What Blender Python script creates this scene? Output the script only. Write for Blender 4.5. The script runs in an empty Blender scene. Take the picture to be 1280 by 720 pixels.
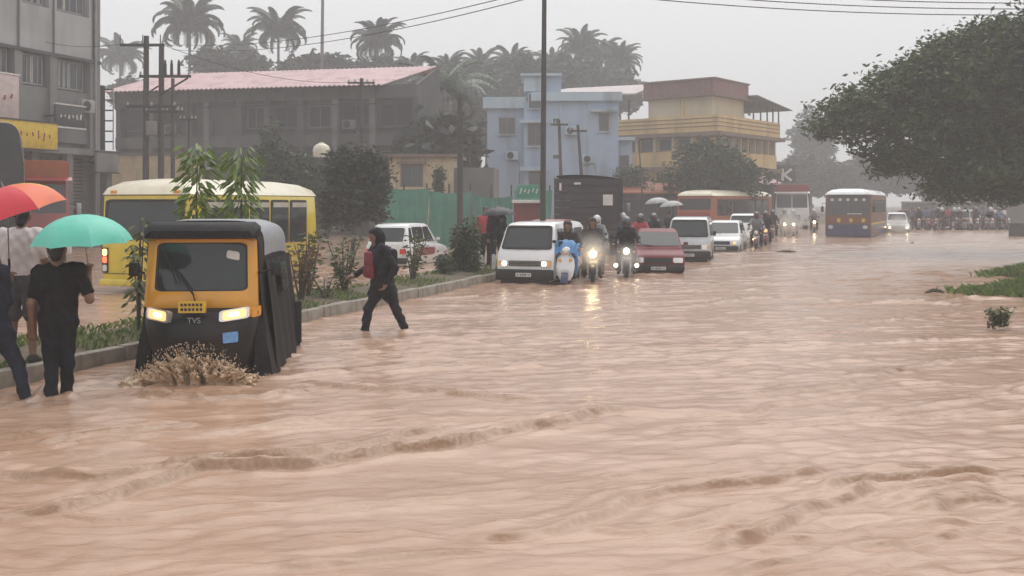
import bpy, bmesh, math, random
import numpy as np
from mathutils import Vector, Matrix

# ------------------------------------------------------------------ camera, world, sun, exposure
SC = bpy.context.scene
COL = SC.collection
CAMH = 1.9            # eye height above the flood water (water surface is z = 0)
F = 1300.0            # focal length in pixels of the 1280 wide photograph
HY = 255.0            # horizon row in the photograph
cam_d = bpy.data.cameras.new('camera'); cam = bpy.data.objects.new('camera', cam_d); COL.objects.link(cam)
cam.location = (0, 0, CAMH); cam.rotation_euler = (math.pi/2, 0, 0)
cam_d.sensor_width = 36; cam_d.lens = F/1280*36; cam_d.shift_y = -(360-HY)/1280
cam_d.clip_start = 0.05; cam_d.clip_end = 3000
SC.camera = cam

SUN_EL, SUN_ROT = math.radians(60), math.radians(25)
W = bpy.data.worlds.new('World'); SC.world = W; W.use_nodes = True
nt = W.node_tree; nt.nodes.clear()
sky = nt.nodes.new('ShaderNodeTexSky'); sky.sky_type = 'NISHITA'; sky.sun_disc = False
sky.sun_elevation = SUN_EL; sky.sun_rotation = SUN_ROT; sky.dust_density = 4.0; sky.air_density = 1.5
mx = nt.nodes.new('ShaderNodeMix'); mx.data_type = 'RGBA'; mx.inputs[0].default_value = 0.9
mx.inputs[7].default_value = (7.6, 7.65, 7.85, 1)      # the even rain cloud that covers the blue
bgn = nt.nodes.new('ShaderNodeBackground'); bgn.inputs[1].default_value = 0.1
won = nt.nodes.new('ShaderNodeOutputWorld')
nt.links.new(sky.outputs[0], mx.inputs[6]); nt.links.new(mx.outputs[2], bgn.inputs[0]); nt.links.new(bgn.outputs[0], won.inputs[0])

sun_d = bpy.data.lights.new('sun', 'SUN'); sun = bpy.data.objects.new('sun', sun_d); COL.objects.link(sun)
sun_d.energy = 1.4; sun_d.angle = math.radians(60); sun_d.color = (1.0, 0.98, 0.94)
sun.rotation_euler = (math.radians(90)-SUN_EL, 0, math.radians(180)-SUN_ROT)
SC.view_settings.view_transform = 'Standard'; SC.view_settings.look = 'None'
SC.view_settings.gamma = 1; SC.view_settings.use_curve_mapping = False
SC.view_settings.exposure = 0.44
SC.cycles.volume_bounces = 1; SC.cycles.max_bounces = 6
SC.cycles.use_denoising = True

# ------------------------------------------------------------------ helpers
rnd = random.Random(7)
R = math.radians
def G(x, y):                       # a point of the photograph that lies on the water -> the place on the water
    Y = F*CAMH/(y-HY); return Vector(((x-640)/F*Y, Y, 0))
def AX(x, Y): return (x-640)/F*Y
def AZ(y, Y): return CAMH+(HY-y)*Y/F

MATS = {}
def M(name, col, rough=.55, metal=0, var=.18, scale=3.0, bump=0, spec=.5, coat=0, dirt=None, dirtamt=.35, stretch=None):
    m = bpy.data.materials.new(name); m.use_nodes = True; n = m.node_tree; b = n.nodes['Principled BSDF']
    b.inputs['Roughness'].default_value = rough; b.inputs['Metallic'].default_value = metal
    b.inputs['Specular IOR Level'].default_value = spec; b.inputs['Coat Weight'].default_value = coat
    tc = n.nodes.new('ShaderNodeTexCoord'); mp = n.nodes.new('ShaderNodeMapping')
    n.links.new(tc.outputs['Object'], mp.inputs[0])
    if stretch: mp.inputs['Scale'].default_value = stretch
    no = n.nodes.new('ShaderNodeTexNoise'); no.inputs['Scale'].default_value = scale; no.inputs['Detail'].default_value = 6
    no.inputs['Roughness'].default_value = .62
    n.links.new(mp.outputs[0], no.inputs['Vector'])
    rp = n.nodes.new('ShaderNodeValToRGB'); rp.color_ramp.elements[0].position = .3; rp.color_ramp.elements[1].position = .7
    c = col
    rp.color_ramp.elements[0].color = (c[0]*(1-var), c[1]*(1-var), c[2]*(1-var), 1)
    rp.color_ramp.elements[1].color = (min(1, c[0]*(1+var)), min(1, c[1]*(1+var)), min(1, c[2]*(1+var)), 1)
    n.links.new(no.outputs['Fac'], rp.inputs[0]); out = rp.outputs[0]
    if dirt:
        n2 = n.nodes.new('ShaderNodeTexNoise'); n2.inputs['Scale'].default_value = scale*.45; n2.inputs['Detail'].default_value = 8
        mp2 = n.nodes.new('ShaderNodeMapping'); mp2.inputs['Scale'].default_value = (2.2, 2.2, .5); mp2.inputs['Location'].default_value = (3, 7, 1)
        n.links.new(tc.outputs['Object'], mp2.inputs[0]); n.links.new(mp2.outputs[0], n2.inputs['Vector'])
        r2 = n.nodes.new('ShaderNodeValToRGB'); r2.color_ramp.elements[0].position = .48; r2.color_ramp.elements[1].position = .72
        r2.color_ramp.elements[0].color = (0, 0, 0, 1); r2.color_ramp.elements[1].color = (dirtamt,)*3+(1,)
        n.links.new(n2.outputs['Fac'], r2.inputs[0])
        mm = n.nodes.new('ShaderNodeMix'); mm.data_type = 'RGBA'; mm.inputs[7].default_value = (*dirt, 1)
        n.links.new(r2.outputs[0], mm.inputs[0]); n.links.new(out, mm.inputs[6]); out = mm.outputs[2]
    n.links.new(out, b.inputs['Base Color'])
    if bump:
        bp = n.nodes.new('ShaderNodeBump'); bp.inputs['Strength'].default_value = bump; bp.inputs['Distance'].default_value = .02
        n3 = n.nodes.new('ShaderNodeTexNoise'); n3.inputs['Scale'].default_value = scale*5; n3.inputs['Detail'].default_value = 4
        n.links.new(mp.outputs[0], n3.inputs['Vector']); n.links.new(n3.outputs['Fac'], bp.inputs['Height'])
        n.links.new(bp.outputs[0], b.inputs['Normal'])
    MATS[name] = m
    return m
def EM(name, col, strength):
    m = bpy.data.materials.new(name); m.use_nodes = True; b = m.node_tree.nodes['Principled BSDF']
    b.inputs['Base Color'].default_value = (*col, 1); b.inputs['Emission Color'].default_value = (*col, 1)
    b.inputs['Emission Strength'].default_value = strength; b.inputs['Roughness'].default_value = .2
    return m
def leafmat(name, dark, light, rough=.5, trans=.25):
    m = bpy.data.materials.new(name); m.use_nodes = True; n = m.node_tree; b = n.nodes['Principled BSDF']
    g = n.nodes.new('ShaderNodeNewGeometry'); rp = n.nodes.new('ShaderNodeValToRGB')
    rp.color_ramp.elements[0].color = (*dark, 1); rp.color_ramp.elements[1].color = (*light, 1)
    n.links.new(g.outputs['Random Per Island'], rp.inputs[0])
    n.links.new(rp.outputs[0], b.inputs['Base Color']); b.inputs['Roughness'].default_value = rough
    tr = n.nodes.new('ShaderNodeBsdfTranslucent'); n.links.new(rp.outputs[0], tr.inputs[0])
    ms = n.nodes.new('ShaderNodeMixShader'); ms.inputs[0].default_value = trans
    n.links.new(b.outputs[0], ms.inputs[1]); n.links.new(tr.outputs[0], ms.inputs[2])
    n.links.new(ms.outputs[0], n.nodes['Material Output'].inputs[0])
    MATS[name] = m
    return m

def tag(o, label=None, cat=None, group=None, kind=None):
    if label: o['label'] = label
    if cat: o['category'] = cat
    if group: o['group'] = group
    if kind: o['kind'] = kind
    return o
def thing(name, label, cat, loc=(0, 0, 0), rz=0, group=None):
    o = bpy.data.objects.new(name, None); COL.objects.link(o); o.empty_display_size = .2
    o.location = loc; o.rotation_euler = (0, 0, rz)
    return tag(o, label, cat, group)
def copy_tree(o, parent=None):
    c = o.copy(); COL.objects.link(c); c.parent = parent
    for ch in list(o.children): copy_tree(ch, c)
    return c
def link_mesh(name, me, mats, parent=None, smooth=True, ang=38):
    for m in (mats if isinstance(mats, (list, tuple)) else [mats]): me.materials.append(m)
    if smooth:
        me.polygons.foreach_set('use_smooth', [True]*len(me.polygons))
        if ang: me.set_sharp_from_angle(angle=R(ang))
    o = bpy.data.objects.new(name, me); COL.objects.link(o)
    if parent: o.parent = parent
    return o
def share(name, me, parent, loc=(0, 0, 0), rot=(0, 0, 0), sc=(1, 1, 1)):
    o = bpy.data.objects.new(name, me); COL.objects.link(o); o.parent = parent
    o.location = loc; o.rotation_euler = rot; o.scale = sc
    return o

class MB:
    def __init__(s): s.v = []; s.f = []; s.m = []
    def add(s, vs, fs, mi=0):
        b = len(s.v); s.v += [tuple(v) for v in vs]
        s.f += [tuple(b+i for i in f) for f in fs]; s.m += [mi]*len(fs); return s
    def box(s, c, d, bev=0, rz=0, mi=0, rot=None):
        x, y, z = d[0]/2, d[1]/2, d[2]/2
        mt = Matrix.Translation(c) @ (rot.to_4x4() if rot else Matrix.Rotation(rz, 4, 'Z'))
        if bev:
            bm = bmesh.new(); bmesh.ops.create_cube(bm, size=1)
            bmesh.ops.scale(bm, vec=d, verts=bm.verts)
            bmesh.ops.bevel(bm, geom=bm.edges[:], offset=bev, segments=2, affect='EDGES', profile=.5)
            bm.verts.index_update()
            vs = [mt @ v.co for v in bm.verts]; fs = [[v.index for v in f.verts] for f in bm.faces]; bm.free()
            return s.add(vs, fs, mi)
        vs = [mt @ Vector(p) for p in ((-x,-y,-z),(x,-y,-z),(x,y,-z),(-x,y,-z),(-x,-y,z),(x,-y,z),(x,y,z),(-x,y,z))]
        return s.add(vs, ((0,3,2,1),(4,5,6,7),(0,1,5,4),(1,2,6,5),(2,3,7,6),(3,0,4,7)), mi)
    def bb(s, x0, x1, y0, y1, z0, z1, bev=0, mi=0):
        return s.box(((x0+x1)/2, (y0+y1)/2, (z0+z1)/2), (x1-x0, y1-y0, z1-z0), bev, 0, mi)
    def loft(s, loops, cap=True, mi=0, closed=True):
        n = len(loops[0]); vs = [p for l in loops for p in l]; fs = []
        for i in range(len(loops)-1):
            for j in range(n if closed else n-1):
                k = (j+1) % n
                fs.append((i*n+j, i*n+k, (i+1)*n+k, (i+1)*n+j))
        if cap: fs.append(tuple(range(n-1, -1, -1))); fs.append(tuple((len(loops)-1)*n+j for j in range(n)))
        return s.add(vs, fs, mi)
    def tube(s, pts, r, n=8, cap=True, mi=0):
        pts = [Vector(p) for p in pts]; loops = []
        for i, p in enumerate(pts):
            t = (pts[min(i+1, len(pts)-1)]-pts[max(i-1, 0)])
            t = t.normalized() if t.length > 1e-9 else Vector((0, 0, 1))
            up = Vector((0, 0, 1)) if abs(t.z) < .92 else Vector((0, 1, 0))
            a = t.cross(up).normalized(); b = t.cross(a)
            ri = r[i] if isinstance(r, (list, tuple)) else r
            loops.append([p+a*ri*math.cos(2*math.pi*k/n)+b*ri*math.sin(2*math.pi*k/n) for k in range(n)])
        return s.loft(loops, cap, mi)
    def cyl(s, p0, p1, r0, r1=None, n=12, mi=0): return s.tube([p0, p1], [r0, r0 if r1 is None else r1], n, True, mi)
    def lathe(s, prof, o=(0, 0, 0), ax='z', n=20, mi=0):
        o = Vector(o); loops = []
        for r, h in prof:
            l = []
            for k in range(n):
                a = 2*math.pi*k/n; c, q = r*math.cos(a), r*math.sin(a)
                l.append(o+Vector({'z': (c, q, h), 'x': (h, c, q), 'y': (c, h, q)}[ax]))
            loops.append(l)
        return s.loft(loops, True, mi)
    def ell(s, c, r, n=14, m=9, mi=0, z0=-1, z1=1):
        prof = []
        for i in range(m+1):
            z = math.cos(math.pi*(1-i/m)); z = max(z0, min(z1, z)); prof.append((math.sqrt(max(1e-6, 1-z*z)), z))
        loops = [[(c[0]+r[0]*q*math.cos(2*math.pi*k/n), c[1]+r[1]*q*math.sin(2*math.pi*k/n), c[2]+r[2]*z) for k in range(n)] for q, z in prof]
        return s.loft(loops, True, mi)
    def outline(s, rd, n):
        pts = []
        for cx, cy, a0 in ((1-rd, rd, -90), (1-rd, 1-rd, 0), (rd, 1-rd, 90), (rd, rd, 180)):
            for k in range(n+1):
                a = R(a0+90*k/n); pts.append((cx+rd*math.cos(a), cy+rd*math.sin(a)))
        return pts
    def plate(s, c4, t=.008, rd=.08, n=3, mi=0, back=0.0):
        a, b, c, d = [Vector(p) for p in c4]
        nr = ((b-a).cross(d-a)).normalized()
        uv = s.outline(rd, n) if rd > 0 else [(0, 0), (1, 0), (1, 1), (0, 1)]
        P = [a*(1-u)*(1-v)+b*u*(1-v)+c*u*v+d*(1-u)*v for u, v in uv]
        return s.loft([[p-nr*back for p in P], [p+nr*t for p in P]], True, mi)
    def ring(s, c4, margin, t, rd=.1, n=4, mi=0, back=0.0, rin=None):
        a, b, c, d = [Vector(p) for p in c4]; nr = ((b-a).cross(d-a)).normalized()
        mu = margin/((b-a).length); mv = margin/((d-a).length)
        uo = s.outline(rd, n); ui = [(mu+u*(1-2*mu), mv+v*(1-2*mv)) for u, v in s.outline(rin or rd, n)]
        f = lambda u, v: a*(1-u)*(1-v)+b*u*(1-v)+c*u*v+d*(1-u)*v
        Lo = [f(*p) for p in uo]; Li = [f(*p) for p in ui]
        loops = [[p-nr*back for p in Li], [p-nr*back for p in Lo], [p+nr*t for p in Lo], [p+nr*t for p in Li], [p-nr*back for p in Li]]
        return s.loft(loops, False, mi)
    def prof(s, poly, wf, bev=.04, mi=0, bz=None):
        cy = sum(p[0] for p in poly)/len(poly); cz = sum(p[1] for p in poly)/len(poly)
        def loop(sg, tt, ins):
            l = []
            for y, z in poly:
                dy, dz = cy-y, cz-z; q = math.hypot(dy, dz) or 1
                l.append((sg*(wf(y, z)-tt), y+dy/q*ins, z+dz/q*ins))
            return l
        return s.loft([loop(-1, 0, bev), loop(-1, bev*.3, bev*.3), loop(-1, bev, 0), loop(1, bev, 0), loop(1, bev*.3, bev*.3), loop(1, 0, bev)], True, mi)
    def build(s, name, mats, parent=None, smooth=True, ang=38, loc=None):
        me = bpy.data.meshes.new(name); me.from_pydata(s.v, [], s.f)
        me.polygons.foreach_set('material_index', s.m)
        bm = bmesh.new(); bm.from_mesh(me); bmesh.ops.recalc_face_normals(bm, faces=bm.faces); bm.to_mesh(me); bm.free()
        o = link_mesh(name, me, mats, parent, smooth, ang)
        if loc: o.location = loc
        return o
def np_mesh(name, V, Fq, mats, parent=None, smooth=False, mi=None):
    me = bpy.data.meshes.new(name); n = len(V); k = Fq.shape[1]; m = len(Fq)
    me.vertices.add(n); me.vertices.foreach_set('co', np.ascontiguousarray(V, dtype=np.float32).ravel())
    me.loops.add(m*k); me.loops.foreach_set('vertex_index', np.ascontiguousarray(Fq, dtype=np.int32).ravel())
    me.polygons.add(m); me.polygons.foreach_set('loop_start', np.arange(m, dtype=np.int32)*k)
    if mi is not None: me.polygons.foreach_set('material_index', np.asarray(mi, dtype=np.int32))
    me.update(calc_edges=True); me.validate()
    return link_mesh(name, me, mats, parent, smooth, 0)

# value noise on numpy arrays
def vnoise(x, y, seed=0):
    xi = np.floor(x).astype(np.int64); yi = np.floor(y).astype(np.int64); fx = x-xi; fy = y-yi
    fx = fx*fx*fx*(fx*(fx*6-15)+10); fy = fy*fy*fy*(fy*(fy*6-15)+10)
    def h(a, b):
        q = (a*374761393+b*668265263+seed*982451653) & 0x7fffffff
        q = ((q ^ (q >> 13))*1274126177) & 0x7fffffff
        return ((q ^ (q >> 16)) & 0xffff)/65535.0
    return (h(xi, yi)*(1-fx)+h(xi+1, yi)*fx)*(1-fy)+(h(xi, yi+1)*(1-fx)+h(xi+1, yi+1)*fx)*fy

# smooth solid bodies: a signed distance field meshed with surface nets
class SDF:
    def __init__(s, lo, hi, h):
        s.h = h; s.lo = np.array(lo, float); s.n = np.maximum(4, np.ceil((np.array(hi)-s.lo)/h).astype(int)+1)
        s.f = np.full(s.n, .5, np.float32); s.g = np.full(s.n, .5, np.float32); s.t = np.zeros(s.n, np.int16)
    def _win(s, lo, hi, pad):
        i0 = np.maximum(0, np.floor((np.array(lo)-pad-s.lo)/s.h).astype(int)); i1 = np.minimum(s.n, np.ceil((np.array(hi)+pad-s.lo)/s.h).astype(int)+1)
        if (i1 <= i0).any(): return None
        sl = tuple(slice(a, b) for a, b in zip(i0, i1))
        ax = [s.lo[k]+s.h*np.arange(i0[k], i1[k]) for k in range(3)]
        return sl, ax[0][:, None, None], ax[1][None, :, None], ax[2][None, None, :]
    def _mix(s, sl, d, k, tg):
        d = d.astype(np.float32); a = s.f[sl]
        if k > 0:
            hh = np.maximum(k-np.abs(a-d), 0)/k; s.f[sl] = np.minimum(a, d)-hh*hh*k*.25
        else: s.f[sl] = np.minimum(a, d)
        m = d < s.g[sl]; s.g[sl] = np.where(m, d, s.g[sl]); s.t[sl] = np.where(m, tg, s.t[sl])
    def cone(s, a, b, ra, rb, tg=0, k=.02):
        a = np.array(a, float); b = np.array(b, float); rm = max(ra, rb)
        w = s._win(np.minimum(a, b)-rm, np.maximum(a, b)+rm, .06)
        if w is None: return
        sl, X, Y, Z = w; ba = b-a; L = max(1e-9, (ba**2).sum())
        hh = np.clip(((X-a[0])*ba[0]+(Y-a[1])*ba[1]+(Z-a[2])*ba[2])/L, 0, 1)
        d = np.sqrt((X-a[0]-hh*ba[0])**2+(Y-a[1]-hh*ba[1])**2+(Z-a[2]-hh*ba[2])**2)-(ra+(rb-ra)*hh)
        s._mix(sl, d, k, tg)
    def ell(s, c, r, tg=0, k=.03):
        c = np.array(c, float); r = np.array(r, float); w = s._win(c-r, c+r, .06)
        if w is None: return
        sl, X, Y, Z = w
        k0 = np.sqrt(((X-c[0])/r[0])**2+((Y-c[1])/r[1])**2+((Z-c[2])/r[2])**2)
        k1 = np.sqrt(((X-c[0])/r[0]**2)**2+((Y-c[1])/r[1]**2)**2+((Z-c[2])/r[2]**2)**2)+1e-6
        s._mix(sl, k0*(k0-1)/k1, k, tg)
    def mesh(s, name, mats, parent=None):
        f = s.f; S = f < 0; n = f.shape
        c = [S[i:n[0]-1+i, j:n[1]-1+j, k:n[2]-1+k] for i in (0, 1) for j in (0, 1) for k in (0, 1)]
        anyc = np.logical_or.reduce(c); allc = np.logical_and.reduce(c); act = anyc & ~allc
        ids = np.full(act.shape, -1, np.int64); I = np.argwhere(act); ids[act] = np.arange(len(I))
        P = np.zeros((len(I), 3)); cnt = np.zeros(len(I))
        for ax in range(3):
            o1, o2 = [q for q in range(3) if q != ax]
            for u in (0, 1):
                for v in (0, 1):
                    A = I.copy(); A[:, o1] += u; A[:, o2] += v; B = A.copy(); B[:, ax] += 1
                    fa = f[A[:, 0], A[:, 1], A[:, 2]]; fb = f[B[:, 0], B[:, 1], B[:, 2]]; m = (fa < 0) != (fb < 0)
                    t = np.where(m, fa/np.where(m, fa-fb, 1), 0)
                    p = A.astype(float); p[:, ax] += t; P[m] += p[m]; cnt[m] += 1
        P = P/cnt[:, None]*s.h+s.lo
        faces = []
        for ax in range(3):
            o1, o2 = [(1, 2), (2, 0), (0, 1)][ax]
            sa = [slice(None)]*3; sb = [slice(None)]*3; sa[ax] = slice(0, -1); sb[ax] = slice(1, None)
            d = S[tuple(sa)] != S[tuple(sb)]; E = np.argwhere(d)
            E = E[(E[:, o1] > 0) & (E[:, o2] > 0) & (E[:, o1] < n[o1]-1) & (E[:, o2] < n[o2]-1)]
            q = []
            for u, v in ((-1, -1), (0, -1), (0, 0), (-1, 0)):
                C = E.copy(); C[:, o1] += u; C[:, o2] += v; q.append(ids[C[:, 0], C[:, 1], C[:, 2]])
            Q = np.stack(q, 1); flip = ~S[E[:, 0], E[:, 1], E[:, 2]]; Q[flip] = Q[flip][:, ::-1]; faces.append(Q)
        Q = np.concatenate(faces); Q = Q[(Q >= 0).all(1)]
        cen = P[Q].mean(1); ci = np.clip(np.round((cen-s.lo)/s.h).astype(int), 0, np.array(n)-1)
        return np_mesh(name, P, Q, mats, parent, True, s.t[ci[:, 0], ci[:, 1], ci[:, 2]])
# ------------------------------------------------------------------ materials
M('asphalt', (.05, .05, .05), .9)
M('concrete', (.30, .29, .27), .8, dirt=(.12, .11, .09), bump=.3)
M('kerb_concrete', (.25, .22, .18), .7, var=.3, scale=5, dirt=(.10, .07, .045), dirtamt=.7, bump=.3)
M('soil', (.11, .085, .055), .95, var=.35, scale=6, bump=.6)
M('grey_wall', (.17, .165, .16), .85, scale=.6, dirt=(.05, .05, .05), dirtamt=.8)
M('panel_grey', (.36, .36, .355), .7, var=.1, scale=.8, dirt=(.14, .14, .13), dirtamt=.7)
M('mid_grey', (.20, .195, .19), .8, scale=.8, dirt=(.08, .08, .075), dirtamt=.5)
M('dark_wall', (.085, .082, .08), .9, var=.3, scale=.5, dirt=(.03, .03, .03), dirtamt=.8)
M('dark_column', (.15, .145, .14), .9, var=.2, scale=.8, dirt=(.09, .09, .085))
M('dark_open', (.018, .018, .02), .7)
M('frame_grey', (.26, .26, .26), .6)
M('pink_roof', (.50, .32, .33), .5, var=.12, scale=1.2, dirt=(.24, .12, .11), dirtamt=.7)
M('blue_wall', (.36, .445, .56), .8, var=.08, scale=.7, dirt=(.16, .19, .22), dirtamt=.75)
M('blue_trim', (.42, .52, .58), .8, var=.08, scale=.7, dirt=(.12, .14, .14), dirtamt=.8)
M('yellow_wall', (.62, .44, .20), .8, var=.1, scale=.7, dirt=(.22, .14, .07), dirtamt=.75)
M('pale_yellow', (.55, .48, .33), .8, var=.1, scale=.7, dirt=(.3, .25, .16))
M('maroon_parapet', (.20, .10, .095), .8, dirt=(.1, .06, .06))
M('slab_brown', (.19, .13, .10), .85, dirt=(.08, .07, .06))
M('sheet_roof', (.50, .42, .42), .5, var=.12, scale=1.5, dirt=(.3, .2, .18))
M('cream_wall', (.52, .42, .28), .85, dirt=(.25, .2, .13), dirtamt=.6)
M('green_net', (.07, .24, .18), .75, var=.22, scale=1.5, dirt=(.15, .28, .23), dirtamt=.5)
M('glass', (.03, .037, .039), .04, var=.15, scale=2, spec=.5)
M('far_glass', (.04, .045, .05), .15, spec=.6)
M('curtain', (.45, .42, .36), .9)
M('wood_pole', (.055, .05, .047), .85, scale=8, bump=.4)
M('iron', (.03, .03, .03), .6, metal=.3)
M('galv', (.32, .33, .34), .45, metal=.7)
M('porcelain', (.35, .33, .30), .3)
M('black_rubber', (.018, .018, .018), .7, dirt=(.1, .07, .05), dirtamt=.4)
M('black_plastic', (.011, .011, .012), .4, spec=.35, dirt=(.06, .045, .03), dirtamt=.35)
M('black_canvas', (.010, .010, .011), .6, spec=.25, var=.3, scale=6, bump=.5)
M('canvas_sheen', (.30, .31, .33), .35, var=.2, scale=4, bump=.3)
M('auto_yellow', (.72, .33, .025), .28, var=.06, coat=.5, dirt=(.35, .2, .05), dirtamt=.3)
M('auto_red', (.25, .05, .025), .5)
M('plate_yellow', (.75, .45, .04), .5)
M('plate_white', (.62, .60, .56), .5)
M('ink', (.03, .03, .03), .6)
M('chrome', (.6, .6, .6), .15, metal=1)
M('reflector', (.75, .72, .68), .12, metal=.6)
M('sticker_blue', (.16, .34, .62), .5, var=.3, scale=25)
M('white_paint', (.74, .75, .75), .25, var=.05, coat=.6, dirt=(.42, .32, .24), dirtamt=.3)
M('silver_paint', (.48, .49, .50), .3, metal=.35, coat=.5, dirt=(.3, .24, .2), dirtamt=.3)
M('maroon_paint', (.15, .010, .020), .42, var=.08, spec=.3, coat=.05, dirt=(.22, .1, .08), dirtamt=.3)
M('grille_grey', (.18, .16, .14), .5)
M('yellow_paint', (.68, .52, .04), .3, var=.08, coat=.4, dirt=(.38, .28, .08), dirtamt=.4)
M('cream_paint', (.72, .66, .50), .35, var=.06, coat=.3, dirt=(.4, .35, .25))
M('red_paint', (.30, .035, .025), .35, coat=.4, dirt=(.2, .06, .05))
M('orange_paint', (.36, .10, .04), .4, coat=.3, dirt=(.25, .1, .05), dirtamt=.5)
M('bus_orange', (.17, .065, .03), .4, dirt=(.2, .1, .06))
M('bus_blue', (.03, .04, .11), .35, dirt=(.12, .09, .1), dirtamt=.4)
M('lorry_brown', (.030, .024, .027), .6, var=.3, scale=1.2, dirt=(.10, .055, .03), dirtamt=.6)
M('tarp_black', (.018, .019, .022), .3, var=.3, scale=2, bump=.6)
M('sign_yellow', (.62, .42, .03), .5)
M('sign_pale', (.52, .42, .40), .5, var=.2, scale=3)
M('sign_dark', (.05, .05, .055), .5)
M('sign_green', (.04, .22, .14), .5)
M('sign_red', (.26, .05, .05), .5)
M('white_matt', (.7, .7, .68), .6)
M('red_tail', (.6, .03, .02), .2)
M('amber', (.7, .3, .03), .2)
M('skin', (.20, .105, .065), .55, var=.12, scale=14)
M('hair', (.012, .01, .009), .5)
M('eye_dark', (.015, .012, .01), .15)
M('shirt_black', (.011, .010, .011), .8, spec=.2, var=.3, scale=8, bump=.4)
M('trouser_black', (.010, .011, .014), .75, spec=.2, var=.3, scale=8, bump=.4)
M('trouser_navy', (.014, .017, .028), .7, spec=.25, var=.3, scale=6, bump=.4)
M('shirt_white', (.62, .55, .53), .8, var=.08, scale=9, bump=.4)
M('short_grey', (.055, .05, .055), .8, var=.2, scale=9)
M('rain_navy', (.010, .011, .016), .5, spec=.18, var=.3, scale=5, bump=.5)
M('pack_red', (.16, .012, .02), .55, var=.3, scale=7, bump=.4)
M('pack_dark', (.03, .022, .026), .6)
M('rain_brown', (.024, .016, .012), .5, spec=.2, var=.3, scale=5, bump=.5)
M('rain_blue', (.06, .20, .42), .4, var=.25, scale=6, bump=.5)
M('jacket_black', (.010, .011, .014), .5, spec=.2, var=.3, scale=6, bump=.4)
M('shirt_red', (.38, .04, .05), .7)
M('shirt_grey', (.22, .22, .23), .7)
M('shirt_blue', (.10, .14, .24), .7)
M('helmet_black', (.02, .02, .022), .15, coat=1)
M('helmet_white', (.55, .55, .55), .2, coat=1)
M('umb_green', (.12, .52, .40), .45, var=.08, scale=5)
M('umb_black', (.016, .017, .02), .5)
M('umb_grey', (.42, .42, .42), .5)
for nm, c in (('umb_violet', (.30, .03, .10)), ('umb_pink', (.62, .12, .16)), ('umb_red', (.58, .035, .05)), ('umb_orange', (.68, .13, .05)),
              ('umb_yellow', (.70, .48, .03)), ('umb_lime', (.30, .50, .06)), ('umb_blue', (.06, .12, .42)), ('umb_teal', (.05, .3, .3))):
    M(nm, c, .45, var=.07, scale=5)
M('bark', (.075, .06, .045), .9, scale=7, bump=.7)
M('palm_trunk', (.12, .105, .09), .9, scale=7, bump=.5)
leafmat('leaf_dark', (.014, .028, .008), (.055, .085, .022))
leafmat('leaf_rain', (.009, .020, .003), (.07, .112, .018))
leafmat('leaf_far', (.012, .018, .011), (.04, .05, .03))
leafmat('leaf_hedge', (.016, .023, .014), (.04, .052, .028))
leafmat('leaf_ashoka', (.06, .11, .012), (.19, .27, .05), .32)
leafmat('leaf_shrub', (.05, .075, .02), (.14, .15, .05), .4)
leafmat('leaf_dry', (.10, .06, .03), (.20, .12, .06), .7)
leafmat('leaf_palm', (.02, .03, .015), (.06, .075, .035), .3)
leafmat('leaf_palm_sheen', (.16, .20, .15), (.36, .40, .34), .2)  # pale tones put the sky's reflection into the leaf colour
leafmat('grass', (.06, .10, .015), (.17, .24, .045), .6)
LAMP_W = EM('lamp_white', (1, .86, .62), 6); LAMP_WARM = EM('lamp_warm', (1, .58, .24), .75)
LAMP_HOT = EM('lamp_hot', (1, .74, .40), 26); LAMP_DAZZLE = EM('lamp_dazzle', (1, .76, .42), 45); LAMP_TAIL = EM('lamp_tail', (1, .12, .05), 1.6); LAMP_AMBER = EM('lamp_amber', (1, .5, .18), 3)
m_ = MATS

# water: muddy body with a clear wet surface
wm = bpy.data.materials.new('flood_water'); wm.use_nodes = True; n = wm.node_tree; b = n.nodes['Principled BSDF']
b.inputs['Roughness'].default_value = .13; b.inputs['IOR'].default_value = 1.42
tc = n.nodes.new('ShaderNodeTexCoord'); mp = n.nodes.new('ShaderNodeMapping'); mp.inputs['Rotation'].default_value = (0, 0, R(-22)); mp.inputs['Scale'].default_value = (.45, 1.6, 1)
n.links.new(tc.outputs['Object'], mp.inputs[0])
no = n.nodes.new('ShaderNodeTexNoise'); no.inputs['Scale'].default_value = 1.1; no.inputs['Detail'].default_value = 7; no.inputs['Roughness'].default_value = .65
n.links.new(mp.outputs[0], no.inputs['Vector'])
rp = n.nodes.new('ShaderNodeValToRGB'); rp.color_ramp.elements[0].position = .33; rp.color_ramp.elements[1].position = .68
rp.color_ramp.elements[0].color = (.355, .21, .133, 1); rp.color_ramp.elements[1].color = (.51, .345, .255, 1)
n.links.new(no.outputs['Fac'], rp.inputs[0])
at = n.nodes.new('ShaderNodeAttribute'); at.attribute_name = 'crest_shade'
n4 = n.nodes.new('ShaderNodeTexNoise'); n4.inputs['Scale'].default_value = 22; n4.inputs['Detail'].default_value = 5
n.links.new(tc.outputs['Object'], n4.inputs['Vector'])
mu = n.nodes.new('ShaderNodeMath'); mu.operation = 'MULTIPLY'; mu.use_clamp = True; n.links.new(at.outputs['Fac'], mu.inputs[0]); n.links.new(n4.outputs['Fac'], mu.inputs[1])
mm = n.nodes.new('ShaderNodeMix'); mm.data_type = 'RGBA'; mm.inputs[7].default_value = (.20, .11, .048, 1)  # darker brown painted on the steep ridge fronts to stand for their shade
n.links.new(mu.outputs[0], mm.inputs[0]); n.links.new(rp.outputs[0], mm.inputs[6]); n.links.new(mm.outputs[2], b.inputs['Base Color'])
mp2 = n.nodes.new('ShaderNodeMapping'); mp2.inputs['Rotation'].default_value = (0, 0, R(-15)); mp2.inputs['Scale'].default_value = (6, 14, 1)
n.links.new(tc.outputs['Object'], mp2.inputs[0])
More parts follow.
